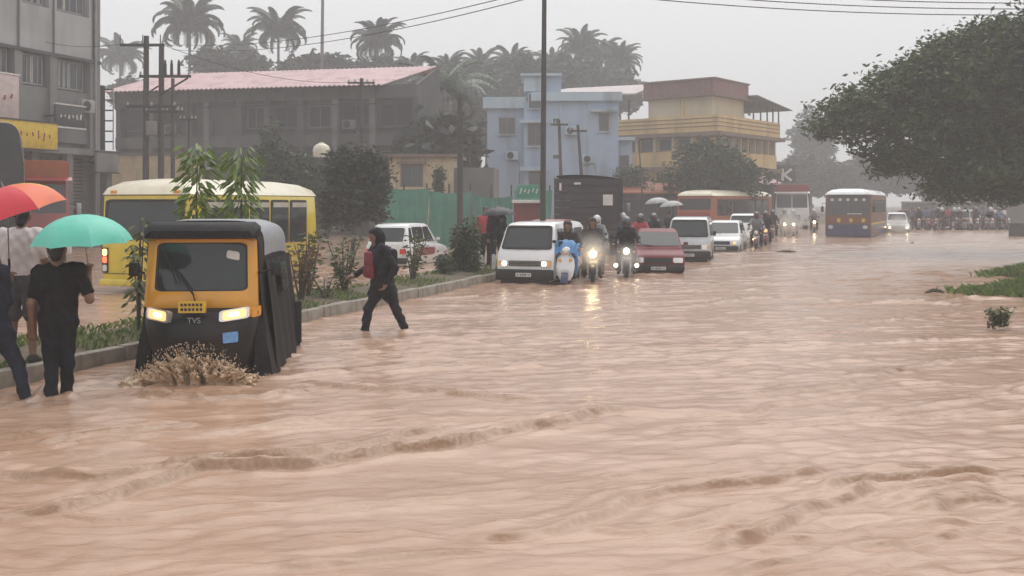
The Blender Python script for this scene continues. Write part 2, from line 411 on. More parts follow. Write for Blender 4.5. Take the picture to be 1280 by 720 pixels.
n5 = n.nodes.new('ShaderNodeTexNoise'); n5.inputs['Scale'].default_value = 1.5; n5.inputs['Detail'].default_value = 4; n5.inputs['Roughness'].default_value = .68
n.links.new(mp2.outputs[0], n5.inputs['Vector'])
bp = n.nodes.new('ShaderNodeBump'); bp.inputs['Strength'].default_value = .42; bp.inputs['Distance'].default_value = .02
n.links.new(n5.outputs['Fac'], bp.inputs['Height']); n.links.new(bp.outputs[0], b.inputs['Normal'])
WATER = wm

# ------------------------------------------------------------------ setting: ground, water, median, banks
KX = lambda Y: .322*Y-8.7                       # the kerb line of the median
RD = R(-17.9)                                   # heading of the road: local +y of everything aligned with it
def build_ground():
    xs = np.concatenate([np.linspace(-400, -60, 12), np.linspace(-50, 60, 23), np.linspace(70, 400, 12)])
    ys = np.concatenate([np.linspace(-30, 80, 20), np.linspace(84, 130, 12), np.linspace(150, 600, 10)])
    X, Y = np.meshgrid(xs, ys); Z = -.22+np.clip((Y-92)/20, 0, 1)*.7+vnoise(X*.05, Y*.05, 3)*.1
    nx, ny = len(xs), len(ys); i = np.arange((nx)*(ny)).reshape(ny, nx)
    Q = np.stack([i[:-1, :-1], i[:-1, 1:], i[1:, 1:], i[1:, :-1]], -1).reshape(-1, 4)
    o = np_mesh('ground', np.stack([X, Y, Z], -1).reshape(-1, 3), Q, m_['soil'], None, True)
    tag(o, 'flooded ground of bare wet soil rising behind the houses', kind='structure')
build_ground()

RIDGES = [  # crest lines read off the photograph, then laid on the water; height, width, breaking
    ([(-40, 662), (90, 637), (170, 618), (250, 597), (330, 588), (450, 575), (560, 562), (640, 545), (720, 528), (770, 519), (830, 512)], .070, .09, .9),
    ([(-30, 590), (60, 598), (130, 600), (250, 588), (350, 576), (450, 558), (520, 545), (590, 537)], .050, .08, .9),
    ([(60, 556), (120, 548), (190, 538), (240, 533)], .035, .07, .7),
    ([(-10, 545), (30, 547), (80, 540)], .04, .07, .8),
    ([(560, 676), (700, 655), (820, 625), (900, 612), (960, 600), (1040, 585)], .050, .10, .1),
    ([(840, 690), (940, 668), (990, 645), (1060, 628), (1110, 605)], .045, .10, .15),
    ([(1010, 620), (1090, 606), (1160, 598), (1250, 594)], .045, .10, .6),
    ([(1150, 648), (1180, 637), (1230, 630), (1275, 632)], .055, .12, .5),
    ([(330, 715), (450, 705), (560, 693), (640, 690)], .03, .12, .05),
    ([(880, 498), (960, 494), (1040, 484), (1110, 468), (1200, 452), (1275, 447)], .03, .12, .3),
    ([(640, 425), (740, 414), (800, 408), (870, 402)], .03, .12, .5),
    ([(372, 476), (420, 482), (500, 490), (600, 497), (690, 500)], .045, .08, .7),
    ([(165, 470), (120, 478), (60, 494), (-10, 512)], .04, .08, .6),
    ([(170, 495), (250, 503), (330, 500), (400, 488)], .05, .08, .9),
    ([(380, 470), (480, 462), (560, 458), (640, 452)], .04, .10, .5),
    ([(390, 492), (300, 498), (230, 500), (150, 488)], .03, .12, .3),
    ([(850, 340), (940, 332), (1000, 327), (1040, 325)], .05, .25, .2),
    ([(880, 380), (980, 372), (1040, 377), (1080, 376)], .05, .16, .6),
    ([(690, 395), (800, 388), (900, 381)], .03, .2, .2),
    ([(1000, 312), (1100, 308), (1240, 303)], .06, .4, .1),
    ([(1080, 380), (1150, 378), (1230, 385)], .04, .14, .4),
    ([(890, 318), (960, 316), (1020, 316)], .05, .3, .5),
    ([(600, 375), (700, 366), (830, 352)], .03, .2, .2),
]
_rr = random.Random(17)
CREST = []                              # short current lines all over the stream, following the flow
for _k in range(60):
    _Y = 5.6+20*_rr.random()**1.3; _X = _rr.uniform(-.5, .56)*_Y*1.05
    if _X < KX(_Y)+.4: continue
    _L = _rr.uniform(.35, 1.5)*(1+_Y*.05); _a = R(_rr.uniform(6, 34)); _b = _rr.uniform(-.25, .25)
    CREST.append(([(_X+_L*t*math.cos(_a)-_b*t*t*math.sin(_a), _Y+_L*t*math.sin(_a)+_b*t*t*math.cos(_a)) for t in (-1, -.6, -.2, .2, .6, 1)], _rr.uniform(.018, .034), _rr.uniform(.035, .06), _rr.choice((-.6, -.5, -.3, 0))))
def seg_dist(X, Y, pts):
    best = np.full(X.shape, 9.0); side = np.zeros(X.shape); par = np.zeros(X.shape); L = 0.0; tot = sum((b-a).length for a, b in zip(pts[:-1], pts[1:]))
    for a, b in zip(pts[:-1], pts[1:]):
        d = b-a; l2 = d.x**2+d.y**2; ln = math.sqrt(l2)
        t = np.clip(((X-a.x)*d.x+(Y-a.y)*d.y)/l2, 0, 1); ex = X-a.x-t*d.x; ey = Y-a.y-t*d.y; q = np.hypot(ex, ey)
        sg = np.sign(ex*-d.y+ey*d.x); m = q < best
        best = np.where(m, q, best); side = np.where(m, sg, side); par = np.where(m, (L+t*ln)/tot, par); L += ln
    return best*side, par
def build_water():
    xs = [0.0]; st = .045
    while xs[-1] < 170:
        xs.append(xs[-1]+st)
        if xs[-1] > 6: st *= 1.035
    xs = np.array([-x for x in xs[:0:-1]]+xs)
    ys = [-30, -15, -6, -1, 2, 3.5, 4.3]; 
    while ys[-1] < 110: ys.append(ys[-1]+max(.016, .0032*ys[-1]))
    ys = np.array(ys)
    X, Y = np.meshgrid(xs, ys)
    # wander of the sampling position makes every crest uneven
    wx = (vnoise(X*1.1, Y*1.6, 1)-.5)*.22+(vnoise(X*3.3, Y*4, 2)-.5)*.06; wy = (vnoise(X*1.3+9, Y*1.5, 5)-.5)*.24+(vnoise(X*4.5, Y*5, 6)-.5)*.07
    Xw, Yw = X+wx, Y+wy
    Z = np.zeros(X.shape); crest_shade = np.zeros(X.shape)
    for k, (px, h, w, br) in enumerate(RIDGES+CREST):
        pts = [G(*p) for p in px] if k < len(RIDGES) else [Vector((p[0], p[1], 0)) for p in px]; pv = np.array([[p.x, p.y] for p in pts])
        r0 = np.searchsorted(ys, pv[:, 1].min()-1.2); r1 = np.searchsorted(ys, pv[:, 1].max()+1.2)
        c0 = np.searchsorted(xs, pv[:, 0].min()-1.2); c1 = np.searchsorted(xs, pv[:, 0].max()+1.2)
        if r1 <= r0 or c1 <= c0: continue
        sl = (slice(r0, r1), slice(c0, c1)); d, t = seg_dist(Xw[sl], Yw[sl], pts)
        amp = np.clip(t*9, 0, 1)*np.clip((1-t)*9, 0, 1)*(.85+.55*vnoise(X[sl]*2.2+k*7, Y[sl]*2.2, 11))
        front = np.where(d < 0, np.exp(-(d/(w*.28))**2), np.exp(-(d/(w*1.15))**2))
        Z[sl] += h*.85*amp*front+h*.35*amp*np.exp(-((d-.22)/.05)**2)+h*.25*amp*np.exp(-((d+.17)/.05)**2)
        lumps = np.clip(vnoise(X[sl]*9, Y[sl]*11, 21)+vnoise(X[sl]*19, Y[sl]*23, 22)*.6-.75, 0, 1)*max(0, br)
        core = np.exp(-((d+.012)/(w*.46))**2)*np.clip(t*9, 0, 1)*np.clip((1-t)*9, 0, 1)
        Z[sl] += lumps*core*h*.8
        crest_shade[sl] = np.maximum(crest_shade[sl], np.clip(core*(.75+br)*(.8+lumps), 0, 1))
    ca, sa = math.cos(R(22)), math.sin(R(22)); A = Xw*ca+Yw*sa; B = -Xw*sa+Yw*ca
    calm = .30+.50*vnoise(X*.35+4, Y*.3, 31)
    Z += calm*((vnoise(A/1.9, B/.55, 41)-.5)*.034+np.clip(vnoise(A/.75, B/.17, 42)-.58, 0, 1)*.085+(vnoise(A/.24, B/.11, 43)-.5)*.023)
    ca, sa = math.cos(R(6)), math.sin(R(6)); A = Xw*ca+Yw*sa; B = -Xw*sa+Yw*ca
    Z += calm*(np.clip(vnoise(A/.45, B/.13, 44)-.56, 0, 1)*.060+(vnoise(X/.11, Y/.09, 48)-.5)*.016+(vnoise(A/.15, B/.075, 45)-.5)*.019)
    far = np.clip((Y-14)/30, 0, 1)
    Z += far*((vnoise(X/3.5, Y/1.3, 46)-.5)*.05+(vnoise(X/1.3, Y/.6, 47)-.5)*.03)
    # disturbed water round the legs and wheels that stand in it
    for x, y, a, w in STIR:
        q = np.hypot(X-x, (Y-y)); mk = q < w*3
        Z[mk] += (a*np.exp(-((q[mk]-w*.6)/(w*.35))**2)*(.4+vnoise(X[mk]*6, Y[mk]*6, 51)))
    fade = np.clip((Y-2.5)/1.5, 0, 1); Z *= fade
    nx, ny = len(xs), len(ys); i = np.arange(nx*ny).reshape(ny, nx)
    Q = np.stack([i[:-1, :-1], i[:-1, 1:], i[1:, 1:], i[1:, :-1]], -1).reshape(-1, 4)
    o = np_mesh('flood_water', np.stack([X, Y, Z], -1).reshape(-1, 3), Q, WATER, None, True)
    a = o.data.attributes.new('crest_shade', 'FLOAT', 'POINT'); a.data.foreach_set('value', crest_shade.astype(np.float32).ravel())
    tag(o, 'muddy brown flood water flowing over the whole road', kind='structure')
STIR = [(G(252, 478).x, G(252, 478).y-.1, .03, .55), (G(458, 415).x, G(458, 415).y, .045, .20), (G(502, 414).x, G(502, 414).y, .045, .20),
        (G(72, 497).x, G(72, 497).y, .04, .18), (G(88, 488).x, G(88, 488).y, .04, .18), (G(12, 500).x, G(12, 500).y, .04, .18), (G(40, 497).x, G(40, 497).y, .04, .18),
        (G(657, 355).x, G(657, 355).y, .03, .5), (G(706, 357).x, G(706, 357).y, .03, .2), (G(745, 353).x, G(745, 353).y, .03, .25), (G(783, 347).x, G(783, 347).y, .03, .25),
        (G(822, 343).x, G(822, 343).y, .03, .5)]
build_water()

# median: soil bed, kerb stones one by one, grass
def build_median():
    mb = MB(); loops = []
    for Y in np.arange(2.0, 36.1, 1.0):
        k = KX(Y); c, s = math.cos(RD), math.sin(RD)
        def off(d): return (k-d*c, Y-d*s)
        l = []
        for d, z in ((.16, -.2), (.16, .14), (.5, .17+.03*rnd.random()), (1.0, .2+.05*rnd.random()), (1.5, .15+.03*rnd.random()), (1.85, .05), (1.95, -.2)):
            x, y = off(d); l.append((x, y, z))
        loops.append(l)
    mb.loft(loops, True)
    o = tag(mb.build('median_strip', m_['soil']), 'narrow soil median between the two flooded carriageways', kind='structure')
    # kerb stones
    st = MB(); st.box((0, 0, 0), (.16, .985, .40), .018); p = st.build('kerb_stone', m_['kerb_concrete'], o)
    i = 0; Y = 2.6
    while Y < 35.5:
        q = p if i == 0 else share('kerb_stone', p.data, o)
        q.location = (KX(Y)-.08+rnd.uniform(-.012, .012), Y, -.015+rnd.uniform(-.012, .012)); q.rotation_euler = (rnd.uniform(-.01, .01), rnd.uniform(-.02, .02), RD+rnd.uniform(-.012, .012))
        Y += math.cos(RD)*1.0; i += 1
    return o
MEDIAN = build_median()
def blades(name, pts, hmin, hmax, wd, mat, label, seed=1, parent=None):
    rg = np.random.default_rng(seed); n = len(pts); P = np.array(pts); h = rg.uniform(hmin, hmax, n)[:, None]; a = rg.uniform(0, 2*math.pi, n)
    d = np.stack([np.cos(a), np.sin(a), np.zeros(n)], 1); b = np.stack([np.cos(a+1.57), np.sin(a+1.57), np.zeros(n)], 1)
    z = np.array([0, 0, 1.0]); w = rg.uniform(.6, 1.2, n)[:, None]*wd
    v = np.stack([P-d*w, P+d*w, P+d*w*.55+b*h*.3+z*h*.75, P+b*h*.75+z*h], 1)
    o = np_mesh(name, v.reshape(-1, 3), np.arange(n*4).reshape(n, 4), mat, parent)
    return tag(o, label, kind='stuff') if label else o
rg = np.random.default_rng(5)
pts = []
for _ in range(10000):
    Y = 9+27*rg.random()**1.5; d = rg.uniform(.2, 1.8)
    if vnoise(np.array([d*1.6]), np.array([Y*1.1]), 9)[0] < .46: continue
    pts.append((KX(Y)-d*math.cos(RD), Y-d*math.sin(RD), .13+.05*math.sin(d*1.7)))
blades('median_grass', pts, .03, .12, .011, m_['grass'], 'short green grass and weeds on the median strip', 5)

def bank(name, cx, cy, rx, ry, h, label, glabel, seed):
    mb = MB(); loops = []; rr = random.Random(seed)
    for q in (1.0, .82, .6, .35, .08):
        l = []
        for k in range(28):
            a = 2*math.pi*k/28; w = q*(1+.18*math.sin(2*a+seed)+.10*math.sin(5*a+seed*2)+.07*math.sin(9*a))
            l.append((cx+rx*w*math.cos(a), cy+ry*w*math.sin(a), -.18+(h+.18)*(1-q**2)+rr.uniform(-.012, .012)))
        loops.append(l)
    mb.loft(loops, True); tag(mb.build(name, m_['soil']), label, kind='structure')
    g = np.random.default_rng(seed); pts = []
    for _ in range(9000):
        a = g.uniform(0, 2*math.pi); q = math.sqrt(g.random())*(.9+.22*g.random()**3); w = q*(1+.18*math.sin(2*a+seed)+.10*math.sin(5*a+seed*2))
        pts.append((cx+rx*w*math.cos(a), cy+ry*w*math.sin(a), max(-.1, -.18+(h+.18)*(1-q**2))))
    pts = [p for p in pts if vnoise(np.array([p[0]*2.3]), np.array([p[1]*2.3]), seed)[0] > .34]
    blades(name+'_grass', pts, .07, .27, .013, bpy.data.materials['grass'], glabel, seed)
bank('grass_bank', AX(1300, 21.5)+.6, 21.6, 1.75, 1.9, .16, 'low earth bank rising out of the water at the right', 'green grass on the nearer bank at the right edge', 3)
bank('far_grass_bank', AX(1300, 27.5)+.75, 27.3, 2.1, 1.5, .2, 'farther earth bank at the right edge of the water', 'green grass on the farther bank at the right edge', 8)
# ------------------------------------------------------------------ buildings
def part(parent, name, mat, *boxes, bev=.0, label=None):
    mb = MB()
    for bx in boxes: mb.bb(*bx, bev=bev)
    o = mb.build(name, m_[mat] if isinstance(mat, str) else mat, parent)
    if label: o['label'] = label
    return o
def window(parent, x0, x1, z0, z1, y=0.0, fr='frame_grey', gl='far_glass', mull=1, sill=None, dep=.09):
    """a window in a wall whose outer face is y: frame proud of the wall, pane set back in the frame, both real depth"""
    mb = MB(); t = .06
    mb.bb(x0, x0+t, y-.035, y+dep, z0, z1); mb.bb(x1-t, x1, y-.035, y+dep, z0, z1)
    mb.bb(x0+t, x1-t, y-.035, y+dep, z0, z0+t); mb.bb(x0+t, x1-t, y-.035, y+dep, z1-t, z1)
    for k in range(1, mull+1):
        xm = x0+(x1-x0)*k/(mull+1); mb.bb(xm-.025, xm+.025, y-.03, y+.02, z0+t, z1-t)
    f = mb.build('window', m_[fr], parent)
    g = MB().bb(x0+t, x1-t, y-.012, y-.004, z0+t, z1-t); g.build('pane', m_[gl], f)
    if sill: part_s = MB().bb(x0-.08, x1+.08, y-.16, y-.002, z0-.09, z0-.003); part_s.build('sill', m_[sill], f)
    return f

# 1 grey office building, front left; local x runs along the road, local -y looks at the road
def office():
    dx, dy = .313, .95
    o = thing('office_building', 'grey office building with window bands at the left edge of the street', 'building', (.33*46.7-34, 46.7, -.2), math.atan2(dy, dx))
    U0 = -16.0
    # wall core with openings: piers and bands, dark rooms behind
    part(o, 'wall', 'mid_grey', (U0, 0, .35, 9, 0, 16))
    ps = [-.35, -2.77, -4.72, -6.67, -8.62, -10.57, -12.5, -14.5]
    zb = [(4.75, 7.0), (8.5, 10.35), (12.2, 13.2), (15.2, 16.2)]        # solid bands between the window strips
    for k, (z0, z1) in enumerate(zb):
        part(o, 'spandrel', 'mid_grey' if k == 0 else 'panel_grey', (U0, 0, 0 if k else .1, .347, z0, z1))
    part(o, 'cornice', 'frame_grey', (U0, .06, -.22, .344, 16.203, 16.5))
    for u in ps:
        part(o, 'pier', 'mid_grey', (u-.2, u+.2, -.05, .343, 4.2, 8.497)); part(o, 'pier', 'panel_grey', (u-.22, u+.22, -.003, .343, 10.353, 16.19))
        part(o, 'groove', 'sign_dark', (u-.045, u+.045, -.06, -.0505, 8.5, 16.1))
    part(o, 'corner_pier', 'mid_grey', (-.15, .05, -.08, .342, 0, 16.19))
    part(o, 'drip_edge', 'sign_dark', (U0, .06, -.12, -.004, 8.36, 8.496))
    for i in range(len(ps)-1):
        a, b_ = ps[i+1]+.2, ps[i]-.2
        for z0, z1 in ((7.003, 8.36), (10.36, 12.197), (13.2, 15.197)):
            f = window(o, a+.18, b_-.18, z0+.06, z1-.05, .22, 'frame_grey', 'far_glass', 3, None, .1)
            cu = MB()
            for k in range(5):
                if rnd.random() < .55:
                    xx = a+.3+(b_-a-.6)*k/5; cu.bb(xx, xx+.16, .2, .212, z0+.15, z1-.12)
            if cu.v: cu.build('curtain', m_['curtain'] if rnd.random() < .4 else m_['frame_grey'], f)
    # ground floor: dark shop fronts under a slab
    part(o, 'canopy_slab', 'mid_grey', (U0, .1, -1.0, .34, 4.2, 4.45))
    for u in ps[:-1]:
        part(o, 'shop_opening', 'dark_open', (u-1.7, u-.25, .33, .349, .3, 4.1))
        sh = MB()
        for k in range(14): sh.bb(u-1.68, u-.27, .30, .329, 1.9+k*.155, 2.02+k*.155)
        sh.build('shutter', m_['grey_wall'], o)
    for u in ps: part(o, 'column', 'dark_column', (u-.18, u+.18, -.9, -.6, .1, 4.197))
    return o
OFFICE = office()
def fittings(o, spots, mat='panel_grey'):
    for x, y, z in spots:
        a = MB().bb(x-.42, x+.42, y-.34, y-.04, z, z+.58, bev=.03).build('air_conditioner', m_[mat], o)
        MB().lathe([(.02, 0), (.22, -.002), (.23, -.015), (.20, -.02), (.02, -.02)], (x-.1, y-.342, z+.29), 'y', 18).build('fan_grille', m_['iron'], a)
        MB().tube([(x+.3, y-.05, z+.1), (x+.5, y-.03, z-.2), (x+.52, y-.03, z-1.6)], .025, 6).build('pipe', m_['frame_grey'], a)
fittings(OFFICE, [(-1.0, 0, 6.1)])
pp_ = MB(); pp_.cyl((-.28, -.11, .3), (-.28, -.11, 16), .055, .055, 8); pp_.build('drain_pipe', m_['frame_grey'], OFFICE)
def on_office(u, d, z):      # a place in front of the office facade: u along it, d metres out
    return Vector((.33*46.7-34+u*.313+d*.95, 46.7+u*.95-d*.313, z))
OA = math.atan2(.95, .313)
def board(name, label, u0, u1, z0, z1, mat, d=.12, frame='sign_dark', marks=None):
    p = on_office((u0+u1)/2, d, (z0+z1)/2); w, h = (u1-u0)/2, (z1-z0)/2
    o = thing(name, label, 'sign', p, OA)
    mb = MB().bb(-w, w, -.04, .09, -h, h, bev=.01); mb.build('panel', m_[mat], o)
    fr = MB(); fr.bb(-w-.05, w+.05, -.07, .05, h+.002, h+.06); fr.bb(-w-.05, w+.05, -.07, .05, -h-.06, -h-.002); fr.build('frame', m_[frame], o)
    br = MB(); br.bb(-w*.7, -w*.7+.05, .092, d+.1, -.03, .03); br.bb(w*.7, w*.7+.05, .092, d+.1, -.03, .03); br.build('bracket', m_['iron'], o)
    if marks: marks(o, w, h)
    return o
def script_marks(mat, n, seed, hh=.55, th=.025):
    def f(o, w, h):           # the lettering is too blurred in the photograph to read: loops and strokes of its size
        r = random.Random(seed); mb = MB()
        for k in range(n):
            x = -w*.82+2*w*.82*(k+.5)/n; s = w*.8/n; z = r.uniform(-.1, .1)*h
            t = r.choice((0, 1, 2)); q = h*hh
            q2 = q*r.uniform(.3, 1); tl_ = r.uniform(-.25, .25)*s; pts = [(x-tl_, z-q2*.6), (x, z+r.uniform(-.1, .1)*q), (x+tl_, z+q2*.6)]
            mb.tube([(p[0], -.043, p[1]) for p in pts], th, 5)
        mb.build('lettering', m_[mat], o)
    return f
board('shop_sign', 'dark shop sign with pale script on the grey office building', -3.45, -1.75, 5.15, 6.05, 'sign_dark', .75, 'plate_white', script_marks('plate_white', 6, 3, .5, .035))
board('shop_sign', 'pale pinkish sign board at the far left of the grey office building', -7.6, -5.0, 5.3, 7.05, 'sign_pale', .3, 'plate_white', script_marks('sign_red', 6, 5, .4, .05))
board('shop_sign', 'yellow sign board with red strokes above the orange lorry', -7.4, -4.1, 4.1, 5.15, 'sign_yellow', 1.4, 'sign_dark', script_marks('sign_red', 9, 9, .55, .03))
board('shop_sign', 'blank beige sign board low on the office building corner', -1.5, -.1, 3.3, 4.15, 'mid_grey', 1.15, 'sign_dark')

# iron ladder-like bracket post beyond the office corner
def ladder_post():
    p = Vector((AX(128, 48), 48, -.2)); o = thing('bracket_post', 'iron post with rungs standing beside the office corner', 'post', p)
    MB().cyl((0, 0, 0), (0, 0, AZ(107, 48)+.2), .14, .12, 10).build('post', m_['iron'], o)
    MB().cyl((.5, 0, AZ(182, 48)), (.5, 0, AZ(107, 48)+.1), .03, .03, 8).build('rail', m_['galv'], o)
    r = MB()
    r.cyl((.05, 0, 0), (.5, 0, 0), .035, .035, 8); q = r.build('rung', m_['iron'], o)
    for k in range(6):
        z = AZ(112+k*13, 48)+.2
        (q if k == 0 else share('rung', q.data, o)).location = (0, 0, z)
ladder_post()

# 2 long dark building with the pink sheet roof
def pink_building():
    o = thing('pink_roofed_building', 'long dark weathered building under a pink sheet roof', 'building', (-25.1, 65.9, -.2), math.atan2(-3.9, 17.2))
    Wd, D, He, Hr = 17.7, 5.4, 9.2, 10.75
    part(o, 'wall', 'dark_wall', (0, Wd+2.2, .5, D, 0, He))
    fl = [(0, .4), (2.9, 3.5), (5.6, 6.3), (8.4, He)]
    for z0, z1 in fl: part(o, 'floor_band', 'dark_wall', (-.05, Wd+2.25, .02, .497, z0, z1))
    xs = [0, 2.3, 4.9, 6.1, 8.3, 10.2, 12.4, 14.6, 17.0, 19.7]
    for k, x in enumerate(xs):
        part(o, 'column', 'dark_column' if k in (3, 7, 8) else 'dark_wall', (x, x+.35, 0, .494, .4, 8.397))
    for i in range(len(xs)-1):
        for z0, z1, c in ((.4, 2.9, 0), (3.5, 5.6, 1), (6.3, 8.4, 2)):
            a, b_ = xs[i]+.35, xs[i+1]
            r = rnd.random()
            if b_-a > 1.2 and r < .62: window(o, a+.2, b_-.2, z0+.45, z1-.3, .48, 'dark_column' if r < .15 else 'dark_wall', 'dark_open', 1, 'dark_wall')
            elif r < .8: part(o, 'parapet', 'dark_column' if rnd.random() < .4 else 'dark_wall', (a+.003, b_-.003, .2, .33, z0+.002, z0+.95))
    # corrugated roof: a front slope and a rear slope
    mb = MB(); n = 120; l0, l1, l2 = [], [], []
    for k in range(n+1):
        u = k/n; dz = .035*(1 if k % 2 else -1)
        l0.append((-.6+(Wd+.9)*u, -.7, He-.05+dz)); l1.append((.5+(Wd+1.5)*u, 4.9, Hr+.15+dz)); l2.append((.3+(Wd+1.7)*u, D+.5, Hr-.15+dz))
    mb.loft([[Vector(p)+Vector((0, 0, -.04)) for p in l] for l in (l0, l1, l2)]+[l for l in (l2, l1, l0)], False, 0, False)
    mb.build('roof', m_['pink_roof'], o, ang=15)
    mb = MB().add([(Wd+1.9, .5, He), (Wd+2.1, .5, He), (Wd+2.1, D, He), (Wd+1.9, D, He), (Wd+1.9, 4.9, Hr), (Wd+2.1, 4.9, Hr)], [(0, 1, 5, 4), (2, 3, 4, 5), (1, 2, 5), (0, 4, 3), (0, 3, 2, 1)])
    mb.build('gable', m_['dark_wall'], o)
    g = MB()
    for k in range(16): g.bb(.3+k*1.15, .36+k*1.15, -.55, -.5, 8.0, He-.1)
    g.bb(.3, 17.6, -.56, -.49, 8.0, 8.06); g.build('eave_frame', m_['iron'], o)
    fittings(o, [(3.7, .5, 6.5), (11.3, .5, 3.9), (15.6, .5, 6.6)], 'dark_column')
    # low lean-to with a pale sheet roof in front
    part(o, 'lean_to', 'dark_wall', (6.8, 10.6, -3.2, -.02, 0, 4.2))
    MB().add([(6.4, -3.6, 3.7), (11.0, -3.6, 4.6), (11.0, .0, 5.1), (6.4, 0, 4.3), (6.4, -3.6, 3.78), (11.0, -3.6, 4.68), (11.0, .0, 5.18), (6.4, 0, 4.38)], [(0, 3, 2, 1), (4, 5, 6, 7), (0, 1, 5, 4), (1, 2, 6, 5), (2, 3, 7, 6), (3, 0, 4, 7)]).build('lean_to_roof', m_['galv'], o)
pink_building()
# low wall with a pale coping and a dark fence, between office and the pink roofed building
def low_wall():
    o = thing('boundary_wall', 'low olive boundary wall behind the electricity poles', 'wall', (AX(104, 54), 54, -.2), R(-3))
    part(o, 'wall_body', 'cream_wall', (0, 6.2, 0, .25, 2.6, 4.6), label=None); part(o, 'base', 'dark_wall', (-.1, 6.6, -.1, .35, 0, 2.597))
    part(o, 'coping', 'dark_column', (-.08, 6.3, -.06, .31, 4.603, 4.75))
    part(o, 'parapet', 'dark_wall', (6.2, 12, -.05, .3, 0, 3.3))
low_wall()

# 3 small cream house with one window
def cream_house():
    Y = 52; o = thing('cream_house', 'small cream house with one dark window above the green netting', 'house', (AX(487, Y), Y, -.2), R(-4))
    s = Y/F; w = 80*s; top = AZ(197, Y)+.2; base = AZ(243, Y)+.2
    part(o, 'wall', 'cream_wall', (0, w, 0, 4, 0, top)); part(o, 'roof_slab', 'slab_brown', (-.25, w+.2, -.3, 4.2, top+.003, top+.16))
    window(o, 14*s, 42*s, AZ(234, Y)+.2, AZ(206, Y)+.2, 0, 'slab_brown', 'far_glass', 1, 'pale_yellow')
    part(o, 'sunshade', 'slab_brown', (10*s, 46*s, -.35, -.003, AZ(206, Y)+.24, AZ(204, Y)+.27))
    part(o, 'plinth_band', 'slab_brown', (-.03, w+.03, -.07, -.003, base-.12, base+.05))
    part(o, 'side_room', 'dark_column', (w+.003, w+2.0, .3, 3.6, 0, top-.5))
cream_house()

# 4 green netting on posts
def netting():
    Y0, Y1 = 44.0, 50.0; x0, x1 = AX(478, Y0), AX(690, Y1); L = math.hypot(x1-x0, Y1-Y0)
    o = thing('green_netting', 'long green netting screen hung along the far pavement', 'fence', (x0, Y0, -.2), math.atan2(Y1-Y0, x1-x0))
    n = 4; nx = 30
    for k in range(n):
        a, b_ = L*k/n, L*(k+1)/n; V = []
        for j in range(7):
            for i in range(nx+1):
                u = i/nx; z = .1+(2.55+.18*math.sin(k*2+1))*j/6; sag = -.10*math.sin(math.pi*u)*(j/6)
                V.append((a+.03+(b_-a-.06)*u, .07*math.sin(u*19+k)+.05*math.sin(u*43+j), z+sag))
        mb = MB(); mb.add(V, [(j*(nx+1)+i, j*(nx+1)+i+1, (j+1)*(nx+1)+i+1, (j+1)*(nx+1)+i) for j in range(6) for i in range(nx)])
        mb.build('net_sheet', m_['green_net'], o, ang=0)
    p = None
    for k in range(2*n+1):
        if p is None: p = MB().cyl((0, 0, 0), (0, 0, 3.0), .04, .035, 8).build('post', m_['wood_pole'], o); q = p
        else: q = share('post', p.data, o)
        q.location = (L*k/(2*n), .16, 0)
netting()

# 5 pale blue building
def blue_building():
    Y = 70; s = Y/F; o = thing('pale_blue_building', 'pale blue three storey building behind the green netting', 'building', (AX(605, Y), Y, -.2), R(-2))
    X = lambda px: (px-605)*s
    Z = lambda py: AZ(py, Y)+.2
    part(o, 'wall', 'blue_wall', (X(609), X(655), 0, 7, 0, Z(136))); part(o, 'wall', 'blue_wall', (X(655)+.003, X(772), -.5, 7, 0, Z(128)))
    part(o, 'parapet', 'blue_trim', (X(604), X(658), -.35, 7.1, Z(136)+.003, Z(122)));
    part(o, 'parapet', 'blue_trim', (X(664), X(776), -.9, 7.2, Z(128)+.003, Z(117)))
    part(o, 'stair_tower', 'blue_trim', (X(655), X(682), -.7, 3, Z(116)+.003, Z(97))); part(o, 'tower_cap', 'blue_trim', (X(651), X(702), -.95, 3.3, Z(97)+.003, Z(94)))
    part(o, 'tower_wing', 'blue_wall', (X(682)+.003, X(701), -.4, 3, Z(117)+.005, Z(97)-.003))
    part(o, 'ledge', 'blue_trim', (X(650), X(684), -1.0, -.503, Z(155), Z(151))); part(o, 'ledge', 'blue_trim', (X(650), X(684), -1.0, -.503, Z(214), Z(209)))
    window(o, X(624), X(644), Z(168), Z(147), 0, 'slab_brown', 'far_glass', 1, 'blue_trim')
    window(o, X(660), X(679), Z(183), Z(155), -.5, 'slab_brown', 'far_glass', 1, 'blue_trim')
    window(o, X(660), X(677), Z(138), Z(118), -.7, 'blue_trim', 'far_glass', 0)
    window(o, X(661), X(678), Z(233), Z(215), -.5, 'slab_brown', 'far_glass', 0)
    window(o, X(690), X(700), Z(158), Z(148), -.5, 'blue_trim', 'far_glass', 0); window(o, X(690), X(700), Z(200), Z(193), -.5, 'blue_trim', 'far_glass', 0)
    window(o, X(748), X(760), Z(165), Z(143), -.5, 'slab_brown', 'far_glass', 0, 'blue_trim')
    part(o, 'sunshade', 'blue_trim', (X(738), X(770), -1.3, -.503, Z(142), Z(139)))
    part(o, 'annex', 'blue_wall', (X(772)+.003, X(790), .2, 6, 0, Z(176))); window(o, X(774), X(786), Z(214), Z(194), .2, 'slab_brown', 'far_glass', 0)
    part(o, 'annex_slab', 'blue_trim', (X(768), X(793), -.3, 6.2, Z(176)+.003, Z(172)))
    fittings(o, [(X(714), -.5, Z(170)), (X(640), 0, Z(200)), (X(735), -.5, Z(205))], 'blue_trim')
    t = MB().cyl((X(700), -.52, 0), (X(700), -.52, Z(128)), .05, .05, 8); t.cyl((X(735), -.54, 0), (X(735), -.54, Z(130)), .05, .05, 8); t.build('drain_pipe', m_['blue_trim'], o)
blue_building()

